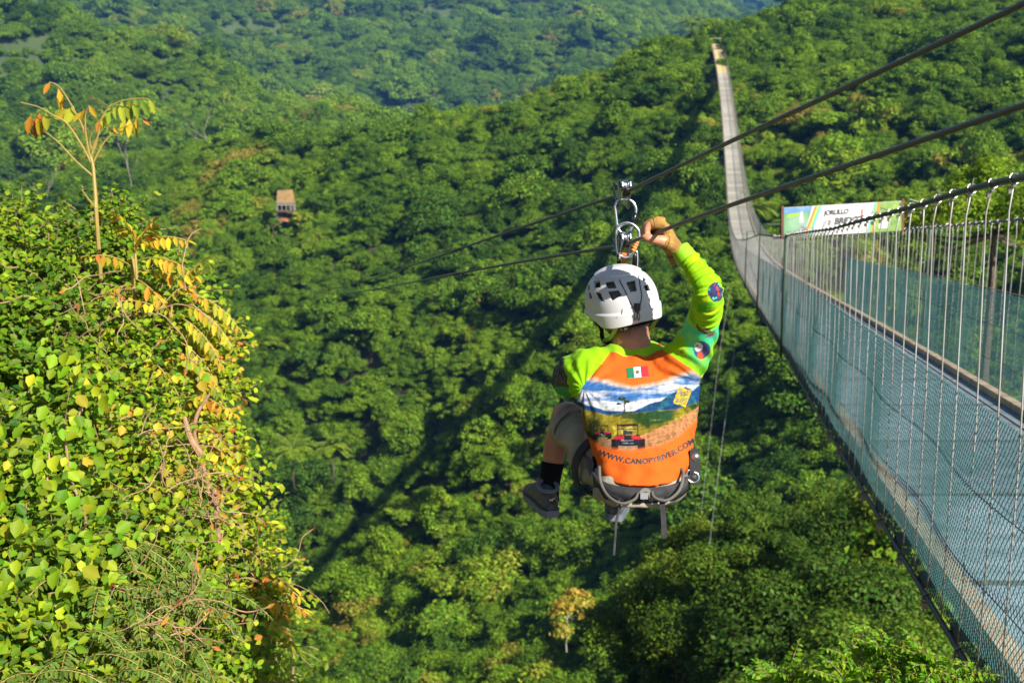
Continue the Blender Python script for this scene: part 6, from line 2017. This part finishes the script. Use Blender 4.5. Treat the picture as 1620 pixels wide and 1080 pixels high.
def hangleaf(px, py, lpx, ang, tone, w=.37):

    """a leaflet that hangs from px, py; ang 0 = straight down, + to the right, in degrees"""
    a = R_(ang); L_ = lpx * T0 / FPX; ax = na([math.sin(a), RP.uniform(-.25, .1), -math.cos(a)]); ax /= np.linalg.norm(ax)
    c = na(tp_(px, py, RP.uniform(-.06, .03))) + ax * L_ * .5
    P_.leaf(c, na([RP.normal() * .4, -1, .25]), ax * 30, L_ * .5, L_ * w * .5, (np.clip(tone + RP.normal() * .05, 0, 1), RP.random(), RP.random()))


for q in [(222, 157, 32, 25, .05), (213, 156, 34, 6, .04), (203, 157, 38, 3, .10), (192, 160, 36, 4, .02), (183, 165, 26, 0, .06), (173, 170, 28, -6, .15), (236, 158, 24, 20, .15), (215, 185, 22, 8, .5), (205, 188, 30, -5, .6), (197, 188, 28, -15, .45), (212, 190, 30, 10, .35), (225, 188, 16, 50, .7),
          (165, 182, 22, -8, .62), (156, 190, 20, -12, .78), (178, 200, 16, 40, .6), (170, 196, 14, 10, .7),
          (118, 168, 34, -32, .42, .5), (108, 172, 30, -50, .45, .5), (92, 140, 38, 10, .62, .3), (98, 150, 24, 5, .5), (78, 130, 22, -28, .9, .4), (134, 172, 22, -20, .6, .4), (140, 166, 24, 30, .68), (128, 178, 20, -40, .6, .4),
          (72, 178, 30, 3, .38, .42), (62, 178, 38, 3, .85, .36), (56, 180, 44, -2, .8, .34), (50, 182, 32, -14, .7), (47, 184, 30, -8, .55), (60, 186, 34, 8, .5), (46, 188, 24, 2, .4)]:
    hangleaf(*q)
P_.done(M_ORNG, M_STALK, 'foliage', 'stem')

# brown trunk in the bush and dry tangle
P_ = Plant('small_tree_trunk', 'crooked brown trunk showing through the right side of the bush', 'tree', foot(W(345, 860, 7.4)))
S = spline([foot(W(350, 880, 7.3)), W(345, 850, 6.95), W(336, 800, 6.95), (W(322, 740, 6.95)), W(308, 690, 6.95), W(312, 655, 6.95), W(330, 625, 7.3)], 5); P_.tw.tube(S, list(np.linspace(.016, .008, len(S))), 9)
S = spline([W(318, 720, 6.8), W(300, 690, 6.8), W(292, 660, 6.85)], 4); P_.tw.tube(S, list(np.linspace(.02, .01, len(S))), 7)
P_.done(None, pmat('brown_trunk', (.24, .13, .07), .9, col2=(.38, .24, .14), vscale=22, bump=.8, bscale=50), tname='trunk')
for lab, area, n_, t_ in (('tangle of thin dry brown stalks in the middle of the bush', (190, 690, 330, 850), 60, 6.6), ('tangle of dry stalks and dead twigs on the lower right of the bank', (330, 880, 430, 1040), 32, 6.85), ('dry straw coloured stalks at the bottom of the bank', (150, 930, 300, 1060), 60, 5.75), ('dry twigs over the left side of the bush', (20, 420, 300, 640), 50, 7.1)):
    P_ = Plant('dry_stalks', lab, 'dry stalks', foot(W((area[0] + area[2]) / 2, area[3], t_)), 'tangles of dry stalks on the bank')
    for k in range(n_):
        x_, y_ = RP.uniform(area[0], area[2]), RP.uniform(area[1], area[3]); p = W(x_, y_, t_ + RP.uniform(-.1, .45)); d = na([RP.normal(), RP.normal() * .4, RP.normal() * .7]); d /= np.linalg.norm(d); pts = [na(p)]
        for i in range(7): d = d + RP.normal(size=3) * .28 + na([0, 0, -.05]); d /= np.linalg.norm(d); pts.append(pts[-1] + d * RP.uniform(.03, .07))
        P_.tw.tube(spline(pts, 2), RP.uniform(.0014, .0038), 4, cap=False)
        if RP.random() < .5: P_.leaf(pts[-1], na([RP.normal(), -1, .5]), na(d) * 5, .022, .009, (.95, RP.random(), RP.random()))
    P_.done(M_ORNG, M_DRY)

# fresh pinnate shrub poking up at the bottom right, under the bridge
P_ = Plant('pinnate_shrub', 'fresh bright green shrub with compound leaves poking up at the bottom edge below the bridge', 'shrub', W(1390, 1200, 6.2) - Vector((0, 0, 1)))
for q in [(1300, 1075), (1345, 1055), (1390, 1040), (1430, 1060), (1465, 1058), (1370, 1080), (1420, 1085), (1330, 1085), (1480, 1075)]:
    c = W(q[0] + 15, q[1] + 4, 6.1 + RP.uniform(-.2, .2)); P_.tw.tube([c - Vector((RP.uniform(-.2, .2), 0, 1.4)), c], [.010, .005], 5)
    for k in range(13):
        a = RP.uniform(0, 6.28); el = RP.uniform(.1, 1.2); pinnate(P_, c, (math.cos(a) * math.cos(el), math.sin(a) * math.cos(el) * .8, math.sin(el)), RP.uniform(.13, .25), 8, .045, .0095, .5, droop=.10, hang=.2, rr=.002)
P_.done(M_FRSH, M_TWIG)
P_ = Plant('pinnate_shrub', 'small leafy sprig at the bottom edge left of the bright compound leaved shrub', 'shrub', W(1232, 1200, 6.2) - Vector((0, 0, 1)))
for q in [(1222, 1078), (1245, 1068), (1262, 1085), (1210, 1090)]:
    c = W(q[0], q[1] + 6, 6.1); P_.tw.tube([c - Vector((0, 0, 1.4)), c], [.010, .005], 5)
    for k in range(7):
        a = RP.uniform(0, 6.28); el = RP.uniform(.4, 1.3); pinnate(P_, c, (math.cos(a) * math.cos(el), math.sin(a) * math.cos(el) * .8, math.sin(el)), RP.uniform(.10, .17), 6, .040, .0095, .4, droop=.08, hang=.15, rr=.002)
P_.done(M_FRSH, M_TWIG)
